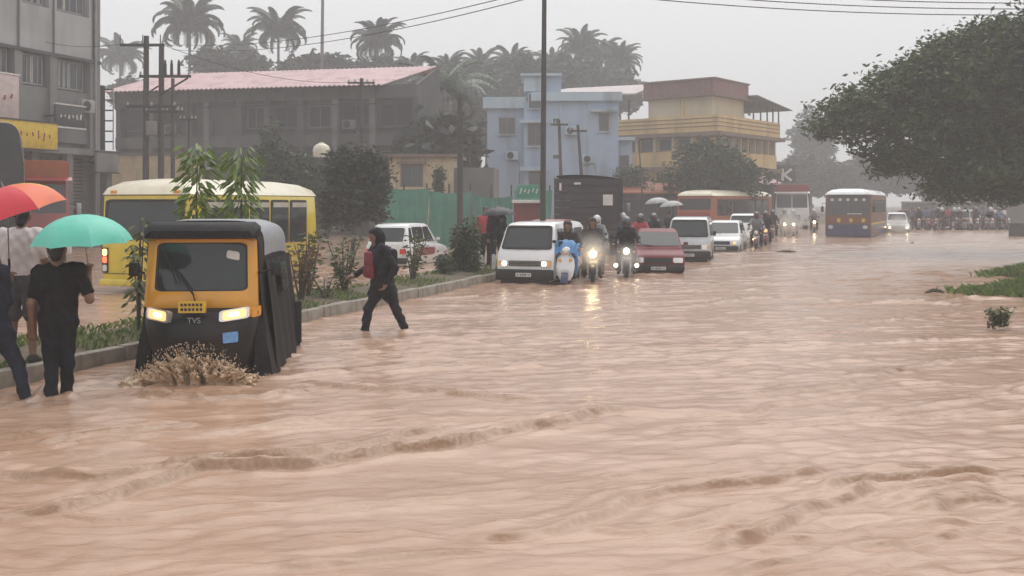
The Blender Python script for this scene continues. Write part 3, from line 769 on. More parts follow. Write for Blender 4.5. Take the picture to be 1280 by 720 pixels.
# 6 yellow corner building with roof shelter
def yellow_building():
    c = Vector((AX(897, 76), 76, -.2)); ph = R(52); s = 76/F
    o = thing('yellow_corner_building', 'yellow corner building with banded balconies and a rooftop shelter', 'building', c, ph)
    Z = lambda py: AZ(py, 76)+.2
    LA, LB = 10.6, 11.0       # local +x: right face length; local +y: left face length
    part(o, 'wall', 'yellow_wall', (0.6, LA, .6, LB, 0, Z(170)))
    part(o, 'balcony_band', 'yellow_wall', (-.15, LA+.1, -.15, LB, Z(164), Z(143))); part(o, 'floor_slab', 'slab_brown', (-.45, LA+.5, -.45, LB+.1, Z(169), Z(164)-.003))
    part(o, 'lower_band', 'yellow_wall', (.1, LA, .1, LB, Z(207), Z(188))); part(o, 'floor_slab', 'slab_brown', (-.3, LA+.3, -.3, LB+.1, Z(212), Z(207)-.003))
    rl = MB()
    for k in range(3): rl.tube([(LA, -.19, Z(147+k*5)), (-.19, -.19, Z(147+k*5)), (-.19, LB, Z(147+k*5))], .03, 6)
    rl.build('rail', m_['slab_brown'], o)
    for a in np.arange(.9, LA-.4, 1.25):           # windows of the right face (normal local -y)
        window(o, a, a+.75, Z(186)-.35, Z(171), .6, 'slab_brown', 'far_glass', 0); part(o, 'pillar', 'pale_yellow', (a+.88, a+1.02, .2, .597, Z(188)+.003, Z(169)-.003))
    def wl(a, b_, z0, z1):                       # windows of the left face (normal local -x)
        f = MB(); y0, y1 = a, b_; x = .6; t = .07
        f.bb(x-.04, x+.06, y0, y0+t, z0, z1); f.bb(x-.04, x+.06, y1-t, y1, z0, z1); f.bb(x-.04, x+.06, y0+t, y1-t, z0, z0+t); f.bb(x-.04, x+.06, y0+t, y1-t, z1-t, z1)
        f = f.build('window', m_['slab_brown'], o); MB().bb(x-.015, x-.005, y0+t, y1-t, z0+t, z1-t).build('pane', m_['far_glass'], f)
    for a in np.arange(.9, LB-1, 1.6): wl(a, a+1.05, Z(186), Z(171)); part(o, 'pillar', 'pale_yellow', (.2, .597, a+1.2, a+1.42, Z(188)+.003, Z(169)-.003))
    # the low storey under the bands on the left
    part(o, 'louvre_band', 'pale_yellow', (.35, .597, 4.4, LB, Z(203), Z(200)), (.35, .597, 4.4, LB, Z(198), Z(195)))
    # roof room, maroon parapet, sheet roof, open shelter with posts and hung washing
    part(o, 'roof_room', 'pale_yellow', (.3, 5.6, .6, 6.0, Z(143)-.6, Z(119)))
    part(o, 'room_pilaster', 'yellow_wall', (.2, .297, 2.9, 3.2, Z(143), Z(119)-.003))
    part(o, 'maroon_parapet', 'maroon_parapet', (-.1, 5.6, .2, 6.2, Z(117), Z(98)))
    part(o, 'parapet_cap', 'slab_brown', (-.25, 5.7, .1, 6.3, Z(98)+.003, Z(96))); part(o, 'roof_edge', 'slab_brown', (-.4, 5.8, -.05, 6.5, Z(119)+.003, Z(117)-.003))
    fin = MB().bb(-.16, -.103, -.06, .06, Z(116.5), Z(98.5)).build('fin', m_['slab_brown'], o)
    fin.location = (0, .5, 0)
    for k in range(1, 9): share('fin', fin.data, o, (0, .5+k*.62, 0))
    q_ = lambda py, Y: AZ(py, Y)+.2
    MB().add([(-.6, 6.6, q_(119, 80)), (3.2, 6.6, q_(105, 82)), (3.2, 15.5, q_(110, 87)), (-.9, 15.5, q_(118, 85)), (-.6, 6.6, q_(117.5, 80)), (3.2, 6.6, q_(103.5, 82)), (3.2, 15.5, q_(108.5, 87)), (-.9, 15.5, q_(116.5, 85))], [(0, 3, 2, 1), (4, 5, 6, 7), (0, 1, 5, 4), (1, 2, 6, 5), (2, 3, 7, 6), (3, 0, 4, 7)]).build('sheet_roof', m_['sheet_roof'], o)
    for y in (7.5, 9.5, 11, 13, 15): part(o, 'roof_post', 'iron', (-.1, 0, y, y+.1, Z(143)-.1, Z(117)))
    part(o, 'parapet_wall', 'yellow_wall', (-.12, .2, LB+.003, 16, Z(160), Z(146)))
    MB().add([(5.3, -.7, Z(114)), (LA+1.3, -.7, Z(125)), (LA+1.3, 5.2, Z(125)), (5.3, 5.2, Z(112)), (5.3, -.7, Z(112)), (LA+1.3, -.7, Z(124)), (LA+1.3, 5.2, Z(124)), (5.3, 5.2, Z(110))], [(0, 3, 2, 1), (4, 5, 6, 7), (0, 1, 5, 4), (1, 2, 6, 5), (2, 3, 7, 6), (3, 0, 4, 7)]).build('shelter_roof', m_['dark_column'], o)
    for x in (5.9, 7.2, 8.4, 9.5, LA): part(o, 'shelter_post', 'iron', (x, x+.09, -.1, -.01, Z(143)-.1, Z(118)-.25*(x-5.3)/3))
    for x, w, h in ((6.2, .8, 14), (7.6, .5, 10)):
        mb = MB(); n = 8
        for sgn in (0,):
            mb.add([(x+w*i/n, 1.2+.05*math.sin(i*2.1+j), Z(124)-j*.1*h/10) for j in range(7) for i in range(n+1)], [(j*(n+1)+i, j*(n+1)+i+1, (j+1)*(n+1)+i+1, (j+1)*(n+1)+i) for j in range(6) for i in range(n)])
        mb.build('hung_cloth', m_['dark_column'], o)
yellow_building()

# kiosk with a green board behind the white van, and the low red-roofed sheds beyond
def kiosk():
    Y = 45; s = Y/F; o = thing('kiosk', 'small roadside kiosk with a green board and white awning behind the white van', 'kiosk', (AX(642, Y), Y, -.2))
    Z = lambda py: AZ(py, Y)+.2
    part(o, 'wall', 'sign_red', (0, 38*s, 0, 1.8, 0, Z(254))); part(o, 'board', 'sign_green', (4*s, 34*s, -.12, 0.02, Z(247), Z(231)), bev=.02)
    part(o, 'awning', 'white_matt', (-2*s, 36*s, -.8, .1, Z(254)+.003, Z(250)), bev=.02)
    mb = MB()
    for k in range(5): mb.tube([((8+k*5)*s, -.125, Z(242-k%2*2)), ((9.5+k*5)*s, -.125, Z(238)), ((10+k*5)*s, -.125, Z(235+k%3))], .035, 5)
    mb.build('lettering', m_['plate_white'], o)
    part(o, 'counter', 'wood_pole', (.05, 38*s-.05, -.3, -.003, .9, 1.0))
kiosk()
def shed(label, px0, px1, py, Y, mat):
    s = Y/F; o = thing('shed', label, 'shed', (AX(px0, Y), Y, -.2)); w = (px1-px0)*s; h = AZ(py, Y)+.2
    part(o, 'wall', 'dark_wall', (0, w, 0, 4, 0, h-.5)); part(o, 'shop_opening', 'dark_open', (w*.1, w*.9, -.02, -.003, .4, h-.9))
    MB().add([(-.3, -.9, h-.5), (w+.3, -.9, h-.5), (w+.3, 4.2, h+.3), (-.3, 4.2, h+.3), (-.3, -.9, h-.42), (w+.3, -.9, h-.42), (w+.3, 4.2, h+.38), (-.3, 4.2, h+.38)], [(0, 3, 2, 1), (4, 5, 6, 7), (0, 1, 5, 4), (1, 2, 6, 5), (2, 3, 7, 6), (3, 0, 4, 7)]).build('roof', m_[mat], o)
shed('low shed with a rusty red roof right of the dark lorry', 772, 850, 232, 66, 'orange_paint')
shed('low pinkish roofed shed at the foot of the yellow building', 905, 968, 222, 74, 'pink_roof')
def k_sign():
    Y = 86; s = Y/F; o = thing('letter_sign', 'dark sign with a white letter K above the white lorry', 'sign', (AX(983, Y), Y, -.2))
    Z = lambda py: AZ(py, Y)+.2
    for x in (-.5, .5): MB().cyl((x, .12, 0), (x, .12, Z(206)), .06, .06, 8).build('post', m_['iron'], o)
    part(o, 'panel', 'sign_dark', (-12*s, 12*s, 0, .1, Z(228), Z(206)), bev=.02)
    mb = MB(); h0, h1 = Z(226), Z(211); hm = (h0+h1)/2; t = .13
    mb.bb(-.42, -.42+.2, -.06, -.003, h0, h1)
    for z in (h0+.02, h1-.02):
        d = Vector((.62, 0, z-hm)); mb.box((-.2+.31, -.03, (z+hm)/2), (d.length, .05, .2), rot=Matrix.Rotation(-math.atan2(d.z, d.x), 3, 'Y'))
    mb.build('letter', m_['white_matt'], o)
k_sign()
def water_tank():
    Y = 56; o = thing('water_tank', 'round pale water tank on a stand above the hedge', 'tank', (AX(402, Y), Y, -.2)); z = AZ(197, Y)+.2
    MB().lathe([(.05, 0), (.44, .02), (.47, .2), (.47, .42), (.40, .62), (.22, .74), (.14, .76), (.14, .82), (.02, .84)], (0, 0, z), 'z', 20).build('tank_body', m_['cream_paint'], o)
    p = MB(); 
    for x in (-.3, .3):
        for y in (-.3, .3): p.cyl((x, y, 0), (x, y, z), .05, .05, 6)
    p.build('stand', m_['iron'], o)
water_tank()

# ------------------------------------------------------------------ poles and wires
def insul(mb, x, y, z): mb.lathe([(.02, 0), (.05, .02), (.03, .06), (.055, .08), (.03, .13), (.01, .16)], (x, y, z), 'z', 8)
def epole(label, px, pytop, Y, r, arms=(), lean=0, name='electricity_pole'):
    x = AX(px, Y); h = AZ(pytop, Y)+.2; o = thing(name, label, 'pole', (x, Y, -.2)); dx = lean*h
    MB().tube([(0, 0, 0), (dx*.5, 0, h*.5), (dx, 0, h)], [r*1.15, r, r*.8], 10).build('shaft', m_['wood_pole'], o)
    for py, w in arms:
        z = AZ(py, Y)+.2; xx = lean*z
        a = MB().bb(xx-w, xx+w, -r-.07, -r-.002, z-.05, z+.05).build('crossarm', m_['iron'], o)
        for k in (-.92, -.45, .45, .92):
            q = MB(); insul(q, xx+k*w, -r-.035, z+.05); q.build('insulator', m_['porcelain'], a)
    return o
def transformer_pole():
    Y = 43; s = Y/F; o = thing('transformer_pole', 'twin electricity pole carrying a transformer frame beside the office building', 'pole', (AX(192, Y), Y, -.2))
    Z = lambda py: AZ(py, Y)+.2
    X = lambda px: (px-192)*s
    for px, top in ((182, 45), (201, 58)): MB().tube([(X(px), 0, 0), (X(px)+.03, 0, Z(top))], [.15, .11], 10).build('shaft', m_['wood_pole'], o)
    for py, a, b_ in ((57, 152, 207), (96, 176, 240), (134, 160, 222), (140, 184, 226)):
        ar = MB().bb(X(a), X(b_), -.2, -.1, Z(py)-.055, Z(py)+.055).build('crossarm', m_['iron'], o)
        for k in (.02, .5, .96):
            q = MB(); insul(q, X(a)+(X(b_)-X(a))*k, -.15, Z(py)+.05); q.build('insulator', m_['porcelain'], ar)
    br = MB(); br.cyl((X(201), -.12, Z(119)), (X(236), -.12, Z(98)), .04); br.cyl((X(184), -.12, Z(118)), (X(199), -.12, Z(108)), .035); br.build('brace', m_['iron'], o)
    for px in (208, 216, 225):
        q = MB().cyl((X(px), -.15, Z(95)), (X(px), -.15, Z(80)), .07, .06, 8); insul(q, X(px), -.15, Z(80)); q.build('fuse', m_['iron'], o)
    t = MB().bb(X(186), X(198), -.4, .3, Z(170), Z(152), bev=.04)
    tr = t.build('transformer', m_['mid_grey'], o)
    for px in (152, 180, 202):
        q = MB().cyl((X(px), -.15, Z(57)), (X(px), -.15, Z(44)), .025, .02, 6); q.build('spike', m_['iron'], o)
transformer_pole()
epole('thin electricity pole right behind the twin transformer pole', 216, 98, 47, .1, ((140, .5),))
epole('thin second pole a little right of the transformer pole', 236, 112, 50, .08, ((150, .4),))
epole('electricity pole with one crossarm in front of the pink roofed building', 452, 98, 54, .12, ((104, .7),))
epole('tall plain pole standing in front of the green netting', 575, 122, 42, .12, ())
epole('leaning pole left of two in front of the blue building', 704, 150, 60, .10, ((156, .5),), -.035)
epole('leaning pole right of two in front of the blue building', 733, 156, 60, .10, ((164, .5),), -.075)
epole('thin pole in front of the yellow building', 806, 176, 62, .05, (), -.06)
mp_ = epole('tall black street pole on the median behind the white van', 678, -42, 33, .085, (), .007, 'street_pole')
def wire(label, a, b_, sag, r=.014):
    a, b_ = Vector(a), Vector(b_); pts = [a.lerp(b_, t)-Vector((0, 0, sag*4*t*(1-t))) for t in np.linspace(0, 1, 26)]
    return tag(MB().tube(pts, r, 6).build('power_line', m_['iron']), label, 'cable', 'overhead lines')
for k, (z0, z1, dy, lb) in enumerate(((8.75, 8.5, 0, 'lowest of the overhead lines running off to the right edge'), (9.0, 8.75, .4, 'middle of the overhead lines running off to the right edge'), (9.25, 9.0, .8, 'topmost of the overhead lines running off to the right edge'))):
    wire(lb, (1.02, 33, z0), (24, 35+dy, z1), .50, .016)
wire('upper of two lines rising from the palms to the black street pole', (.98, 33, 8.75), (-21, 66, 12.0), .6, .016); wire('lower of two lines rising from the palms to the black street pole', (.98, 33, 8.55), (-21.5, 66, 11.7), .7, .016)
wire('thin line between the transformer pole and the office building', (AX(152, 43), 42.85, AZ(56, 43)), (-19.3, 43, 8.6), .15, .012)
wire('thin line from the transformer pole to the pole with one crossarm', (AX(206, 43), 42.85, AZ(57, 43)), (AX(446, 54), 53.9, AZ(103, 54)), .5, .012)

# ------------------------------------------------------------------ trees, palms and plants
def foliage(name, lobes, n, leaf, mat, parent, seed=1, per=18, flat=.5, clump=.35):
    g = np.random.default_rng(seed); L = np.array(lobes, float); vol = (L[:, 3]*L[:, 4]*L[:, 5])**(2/3); nc = max(1, n//per)
    k = g.choice(len(L), nc, p=vol/vol.sum()); d = g.normal(size=(nc, 3)); d /= np.linalg.norm(d, axis=1)[:, None]
    q = g.random(nc)**(1/2.6)*(1+.12*g.normal(size=nc))
    C = L[k, :3]+d*q[:, None]*L[k, 3:6]
    cs = clump*g.uniform(.5, 1.4, nc)
    P = np.repeat(C, per, 0)+g.normal(size=(nc*per, 3))*np.repeat(cs, per)[:, None]*np.array([1, 1, .6]); m = len(P)
    a = g.normal(size=(m, 3)); a[:, 2] *= flat; a /= np.linalg.norm(a, axis=1)[:, None]
    b_ = np.cross(a, g.normal(size=(m, 3))); b_ /= np.linalg.norm(b_, axis=1)[:, None]
    s = leaf*g.uniform(.6, 1.35, m)[:, None]; z = np.cross(a, b_)*s*.12
    V = np.stack([P-a*s, P+b_*s*.42+z, P+a*s, P-b_*s*.42+z], 1)
    return np_mesh(name, V.reshape(-1, 3), np.arange(m*4).reshape(m, 4), mat, parent)
def tree(label, loc, lobes, n, leaf, mat='leaf_far', trunk=(.22, 3.0), seed=1, group=None, clump=.35, name='broadleaf_tree', limbs=5):
    o = thing(name, label, 'tree', loc, 0, group); foliage('crown', lobes, n, leaf, m_[mat], o, seed, clump=clump)
    r, h = trunk; rr = random.Random(seed); mb = MB()
    mb.tube([(0, 0, 0), (.1*h*.2, 0, h*.4), (.05*h, .03*h, h)], [r*1.25, r, r*.75], 10)
    for k in range(min(limbs, len(lobes)*2)):
        l = lobes[k % len(lobes)]; e = Vector((l[0]+rr.uniform(-.4, .4)*l[3], l[1]+rr.uniform(-.4, .4)*l[4], l[2]+rr.uniform(-.1, .3)*l[5])); st = Vector((.05*h, .03*h, h*.95))
        mid = st.lerp(e, .5)+Vector((rr.uniform(-.2, .2), rr.uniform(-.2, .2), .12*(e-st).length))
        mb.tube([st, mid, e], [r*.6, r*.4, r*.12], 7)
    mb.build('trunk', m_['bark'], o); return o
# big rain tree at the right
def rain_tree():
    Y = 40.0; s = Y/F; bx = AX(1392, Y); lob = []
    for px, py, rx, ry, dy, ry2 in ((1270, 112, 92, 78, 0, 3.4), (1185, 128, 82, 66, .3, 3.0), (1105, 142, 60, 44, .2, 2.2), (1130, 108, 42, 26, .4, 1.8), (1070, 135, 34, 26, .2, 1.4), (1200, 66, 48, 26, .4, 1.8), (1165, 84, 40, 24, .3, 1.6), (1245, 46, 46, 22, .3, 1.8), (1046, 156, 28, 15, 0, .9), (1024, 158, 13, 4, 0, .5), (1130, 190, 48, 26, -.6, 1.8),
                                  (1200, 205, 62, 40, -.8, 2.2), (1262, 200, 62, 52, -.3, 2.4), (1190, 236, 40, 13, -.6, 1.4), (1240, 236, 36, 16, -.6, 1.2), (1110, 206, 18, 12, -.5, .9), (1385, 60, 130, 92, 1, 4.5),
                                  (1500, 120, 130, 80, 0, 4.5), (1400, 170, 100, 60, -1, 3), (1600, 170, 70, 50, 0, 3), (1225, 85, 60, 30, .6, 2.2), (1150, 105, 50, 24, .5, 1.8), (1300, 40, 50, 22, .4, 2)):
        lob.append((AX(px, Y)-bx, dy, AZ(py, Y)+.2, rx*s, ry2, ry*s))
    o = thing('rain_tree', 'huge dark spreading tree overhanging the water at the right edge', 'tree', (bx, Y, -.2))
    foliage('crown', lob, 128000, .12, m_['leaf_rain'], o, 11, per=64, clump=.30)
    mb = MB(); mb.tube([(0, 0, -.1), (-.1, 0, 1.2), (-.3, 0, 2.6)], [.75, .52, .45], 14)
    for l in lob[:16]:
        if l[3] < .7: continue
        st = Vector((-.3, 0, 2.5)); e = Vector((l[0], l[1], l[2]+.2*l[5])); mid = st.lerp(e, .5)+Vector((0, .1, .5))
        mb.tube([st, st.lerp(mid, .5)+Vector((0, 0, .25)), mid, e], [.3, .22, .15, .04], 8)
    mb.build('trunk', m_['bark'], o)
    tw = MB(); rr = random.Random(3)      # drooping twigs along the lower edge
    for px, py in ((1088, 214), (1112, 232), (1135, 240), (1160, 252), (1185, 256), (1212, 258), (1030, 170), (1016, 164)):
        a = Vector((AX(px+14, Y)-bx, -.6, AZ(py-22, Y)+.2)); b_ = Vector((AX(px, Y)-bx, -.7, AZ(py, Y)+.2)); tw.tube([a, a.lerp(b_, .5)+Vector((-.05, 0, .03)), b_], [.03, .02, .008], 5)
    tw.build('twig', m_['bark'], o)
rain_tree()
def atree(label, px, py, rx, ry, Y, n, leaf, mat, seed, group=None, base=None, extra=(), clump=.35, name='broadleaf_tree'):
    s = Y/F; lob = []; rr = random.Random(seed)
    for k in range(6):
        a = rr.uniform(0, 6.28); q = rr.uniform(.25, .6)
        lob.append((rx*s*q*math.cos(a), rx*s*.4*math.sin(a*1.7), AZ(py, Y)+.2+ry*s*q*.8*math.sin(a), rx*s*rr.uniform(.42, .62), rx*s*.45, ry*s*rr.uniform(.42, .62)))
    lob.append((0, 0, AZ(py, Y)+.2, rx*s*.65, rx*s*.5, ry*s*.65))
    for ex in extra: lob.append(((ex[0]-px)*s, 0, AZ(ex[1], Y)+.2, ex[2]*s, ex[2]*s*.7, ex[3]*s))
    return tree(label, (AX(px, Y), Y, -.2), lob, n, leaf, mat, (max(.08, rx*s*.06), max(.5, AZ(py+ry*.5, Y)+.2)), seed, group, clump, name)
atree('dense dark shrubby tree behind the wading person in navy rainwear', 440, 238, 47, 53, 36, 15000, .10, 'leaf_hedge', 3, extra=((440, 208, 42, 22), (470, 222, 20, 30), (465, 250, 22, 36), (420, 262, 24, 24)), clump=.16)
atree('dark hedge tree between the yellow bus and the pink roofed building', 365, 222, 42, 36, 48, 8000, .13, 'leaf_dark', 4, extra=((340, 195, 14, 40), (385, 235, 22, 22), (345, 230, 24, 22)), clump=.2)
atree('narrow dark tree in front of the cream house', 548, 226, 5, 22, 50, 900, .09, 'leaf_dark', 6, clump=.12)
atree('round green tree in front of the yellow corner building', 895, 218, 62, 40, 66, 12000, .17, 'leaf_dark', 8, extra=((880, 195, 38, 22), (850, 228, 36, 20), (935, 226, 34, 24)), clump=.25)
atree('scrubby bush at the left foot of the yellow corner building', 790, 222, 26, 18, 68, 2500, .12, 'leaf_dark', 9, clump=.25)
tl = 'trees rising behind the houses'
for i, (lb, px, py, rx, ry, Y, n) in enumerate((
        ('tall hazy tree left of the blue building', 605, 118, 42, 52, 98, 5200), ('dense hazy tree right behind the blue building tower', 665, 112, 40, 46, 100, 5000),
        ('dark hazy tree above the right part of the blue building', 720, 112, 36, 44, 102, 4500), ('bushy hazy tree behind the pink sheet roof, right of its middle palm', 395, 88, 36, 24, 92, 3000),
        ('low hazy tree behind the left end of the pink roof', 285, 84, 40, 22, 92, 3000), ('dark tree mass behind the wet palm with painted sheen', 535, 160, 52, 54, 84, 6000),
        ('faint small tree to the left of the big rain tree', 1012, 172, 30, 38, 132, 2400), ('grey tree beyond the white lorry', 1010, 222, 62, 32, 112, 5200),
        ('grey tree between the blue and orange bus and the big tree', 1085, 222, 56, 30, 116, 4800), ('grey tree behind the parked crowd under the big tree', 1190, 232, 70, 30, 112, 5000),
        ('farther grey tree at the right edge behind the crowd', 1290, 228, 70, 34, 116, 4500), ('grey tree hiding the street end behind the orange bus', 930, 238, 60, 26, 104, 4200),
        ('grey tree at the far left behind the office', 165, 118, 34, 22, 92, 2500), ('dark grey tree left of the tall hazy one, behind the netting', 575, 150, 44, 62, 82, 5200),
        ('hazy tree above the yellow building sheet roof', 765, 118, 34, 34, 108, 3200), ('low hazy tree behind the right end of the pink roof', 470, 98, 44, 24, 98, 3200), ('broad dark tree between the pink roofed and the blue building', 560, 128, 56, 44, 96, 5600), ('hazy tree showing above the blue building roof, behind the street pole', 690, 94, 46, 30, 106, 4200), ('dark tree beside the right end wall of the pink roofed building', 545, 185, 36, 40, 50.5, 5200))):
    atree(lb, px, py, rx*1.12, ry*1.1, Y*1.22, int(n*2.0), .46, 'leaf_far', 40+i, tl, clump=.45)

def frond_mesh(nm, L, droop, seed, mat, wid=.55, n=34):
    rr = random.Random(seed); V, Fc = [], []
    ctr = [Vector((0, 0, 0))]; a = R(58)
    for k in range(n):
        ctr.append(ctr[-1]+Vector((math.cos(a), 0, math.sin(a)))*(L/n)); a -= droop/n*(.5+1.2*k/n)
    mb = MB(); mb.tube(ctr[::3]+[ctr[-1]], [.035*(1-k/(n/3+2))+.006 for k in range(len(ctr[::3])+1)], 5)
    for k in range(3, n):
        t = k/n; p = ctr[k]; ln = wid*(math.sin(math.pi*min(1, .18+t*.85))**.6)*(1-.35*t)
        for sd in (-1, 1):
            d = Vector((.55, sd*.9, -.55-.35*t+rr.uniform(-.2, .2))).normalized()*ln*rr.uniform(.85, 1.1); w = Vector((.085, 0, .02))
            mb.add([p-w, p+w, p+d*.6+w*.8+Vector((0, 0, .03)), p+d, p+d*.6-w*.8], [(0, 1, 2, 3, 4)])
    me = bpy.data.meshes.new(nm); me.from_pydata(mb.v, [], mb.f); me.materials.append(m_[mat]); return me
FR = [frond_mesh('frond', 4.6, R(105), 1, 'leaf_palm', .95, 44), frond_mesh('frond', 4.4, R(150), 2, 'leaf_palm', .95, 44), frond_mesh('frond', 4.0, R(205), 3, 'leaf_palm', .9, 44)]
FR_SHEEN = [frond_mesh('frond', 4.6, R(105), 1, 'leaf_palm_sheen', .8, 40), frond_mesh('frond', 4.2, R(150), 2, 'leaf_palm_sheen', .8, 40)]
def palm(label, px, py, Y, sc=1.0, seed=1, lean=0, n=32, wet=False):
    if Y > 76: Y *= 1.4; sc *= 1.22
    rr = random.Random(seed); x = AX(px, Y); h = AZ(py, Y)+.2; o = thing('coconut_palm', label, 'palm tree', (x-lean*h, Y, -.2), 0, 'coconut palms above the roofs')
    MB().tube([(lean*h*(t**1.5), 0, h*t) for t in np.linspace(0, 1, 9)], [.24-.10*t for t in np.linspace(0, 1, 9)], 9).build('trunk', m_['palm_trunk'], o)
    MB().ell((lean*h, 0, h+.1), (.28, .28, .4)).build('crown_heart', m_['palm_trunk'], o)
    for k in range(n):
        t = k/n; me = FR[min(2, int(t*3))]
        az = k*2.39996+rr.uniform(-.2, .2)
        if wet and math.cos(az) > -.1 and k % 3: me = FR_SHEEN[k % 4 // 2]  # right-hand fronds get the painted sheen
        q = share('frond', me, o, (lean*h, 0, h+.2), (0, rr.uniform(-.15, .15)+(t-.42)*1.25, az), (sc*rr.uniform(.88, 1.12),)*3)
    return o
palm('big coconut palm behind the left end of the pink roof', 237, 36, 82, 1.02, 1)
palm('faint coconut palm behind the transformer pole', 150, 76, 104, .95, 2)
palm('coconut palm above the middle of the pink roof', 348, 44, 88, .95, 3)
palm('coconut palm above the right end of the pink roof', 472, 58, 86, .85, 4)
palm('slender palm whose bare trunk leaves the top of the picture', 404, -62, 78, .9, 5, .008)
palm('wet palm with painted bright sheen, right of the pink roofed building', 552, 124, 75, 1.0, 6, 0, 24, True)
palm('hazy palm behind the pink building gable', 560, 92, 92, .7, 7)
palm('hazy palm over the treeline left of the street pole', 640, 86, 98, .8, 8)
palm('tallest hazy palm right of the street pole', 726, 66, 100, .9, 9)
palm('hazy palm at the right end of the treeline', 775, 84, 100, .85, 10)
palm('hazy palm directly left of the street pole top', 690, 86, 103, .75, 11)
palm('hazy palm above the left part of the blue building', 600, 88, 100, .8, 12)
palm('hazy palm low between the treeline palms, left of the street pole', 662, 98, 95, .8, 13)
palm('second hazy palm right of the tallest one', 750, 76, 104, .85, 14)
palm('hazy palm nearest the right end of the pink roof', 515, 96, 94, .75, 15)
palm('low hazy palm left of the middle pink roof palm', 300, 66, 100, .7, 16)

# plants on the median
def leaf_plant(name, label, px, ztop, Y, mat, n, seed, droop=.8, ln=.2, wd=.035, rad=.28, stems=1, zlow=.35, group=None, spread=.0, cone=True):
    rr = random.Random(seed); o = thing(name, label, 'plant', (AX(px, Y), Y, .1), 0, group); h = ztop-.1; st = MB(); V = []
    tips = []
    for k in range(stems):
        a = rr.uniform(0, 6.28); q = spread*rr.uniform(.4, 1); tp = Vector((q*math.cos(a), q*math.sin(a), h*rr.uniform(.75, 1))) if stems > 1 else Vector((rr.uniform(-.05, .05), 0, h))
        pts = [Vector((0, 0, -.05)), Vector((tp.x*.35+rr.uniform(-.03, .03), tp.y*.35, tp.z*.45)), tp]; st.tube(pts, [.022, .016, .006], 6); tips.append(pts)
    st.build('stem', m_['bark'], o); mb = MB()
    for i in range(n):
        p3 = tips[i % len(tips)]; t = zlow+(1-zlow)*rr.random(); p = p3[0].lerp(p3[1], t/.45) if t < .45 else p3[1].lerp(p3[2], (t-.45)/.55)
        a = rr.uniform(0, 6.28); rdl = rad*(1.05-(t*.75 if cone else .2))*rr.uniform(.2, 1)
        d = Vector((math.cos(a), math.sin(a), 0)); b0 = p+d*rdl+Vector((0, 0, rr.uniform(-.05, .08))); l = ln*rr.uniform(.7, 1.2)
        dn = (d*(1-droop*rr.uniform(.7, 1))+Vector((0, 0, -droop))).normalized(); tw = rr.uniform(-1.2, 1.2); w = (Vector((-math.sin(a), math.cos(a), 0))*math.cos(tw)+Vector((0, 0, 1))*math.sin(tw))*wd; nn = d*.012
        mb.add([b0, b0+dn*l*.45+w+nn, b0+dn*l, b0+dn*l*.45-w+nn], [(0, 1, 2), (0, 2, 3)])
    br = MB()
    mb.build('foliage', m_[mat], o, smooth=False); return o
leaf_plant('mast_tree_sapling', 'tall bright green sapling with drooping leaves behind the rickshaw roof', 245, 2.75, 15.5, 'leaf_ashoka', 460, 1, .42, .20, .032, .30, zlow=.34, cone=False)
leaf_plant('mast_tree_sapling', 'second bright sapling, right above the rickshaw roof with hanging leaves', 305, 2.75, 16.6, 'leaf_ashoka', 360, 2, .5, .22, .032, .32, zlow=.40, cone=False)
leaf_plant('thin_sapling', 'thin leafy sapling between the green umbrella and the rickshaw', 173, 1.75, 14.0, 'leaf_shrub', 190, 3, .4, .13, .03, .2, 4, .3, None, .22)
leaf_plant('dry_shrub', 'reddish dry shrub right of the rickshaw', 376, 1.25, 18.4, 'leaf_dry', 200, 4, .2, .12, .026, .12, 9, .3, None, .42)
leaf_plant('green_shrub', 'small green shrub just above the reddish dry one', 385, 1.45, 19.3, 'leaf_shrub', 170, 14, .1, .16, .03, .16, 6, .4, None, .32)
leaf_plant('leafy_shrub', 'broad leafy shrub behind the arm of the wading person', 430, 1.28, 20.2, 'leaf_shrub', 330, 5, .1, .11, .035, .14, 10, .25, None, .48)
leaf_plant('twiggy_shrub', 'twiggy shrub in front of the white car', 515, 1.30, 23.2, 'leaf_shrub', 190, 6, .1, .13, .03, .14, 8, .35, None, .42)
leaf_plant('low_shrub', 'low shrub near the kerb between rickshaw and wading person', 408, .62, 18.9, 'leaf_shrub', 110, 7, .1, .1, .028, .12, 6, .2, None, .3)
leaf_plant('median_bush', 'dense dark green bush on the median left of the black umbrella', 580, 1.55, 26.2, 'leaf_dark', 2300, 8, .3, .12, .03, .42, 9, .12, None, .38)
leaf_plant('median_bush', 'lower dark bush beside the dense bush on the median', 556, .75, 25.2, 'leaf_dark', 400, 9, .3, .1, .03, .26, 5, .1, None, .2)
leaf_plant('floating_tuft', 'small leafy tuft poking out of the water at the right edge', 1250, .30, 15.7, 'leaf_shrub', 420, 10, .2, .06, .022, .12, 12, .05, None, .20)
leaf_plant('floating_tuft', 'thin twig sprig left of the leafy tuft in the water', 1236, .16, 15.5, 'leaf_dry', 16, 11, .1, .05, .012, .03, 2, .25, None, .03)
pp = MB().lathe([(.05, 0), (.05, .42), (.035, .46), (.0, .47)], (0, 0, 0), 'z', 10)
p0 = None
for k, (px, lb) in enumerate(((590, 'white guard post nearest the dense median bush'), (602, 'middle white guard post beside the person with the black umbrella'), (617, 'white guard post nearest the white van'))):
    Yk = 26.3+.5*k
    if p0 is None: p0 = pp.build('guard_post', m_['white_matt']); q = p0
    else: q = p0.copy(); COL.objects.link(q)
    q.location = (AX(px, Yk), Yk, .12); tag(q, lb, 'post', 'white guard posts on the median')
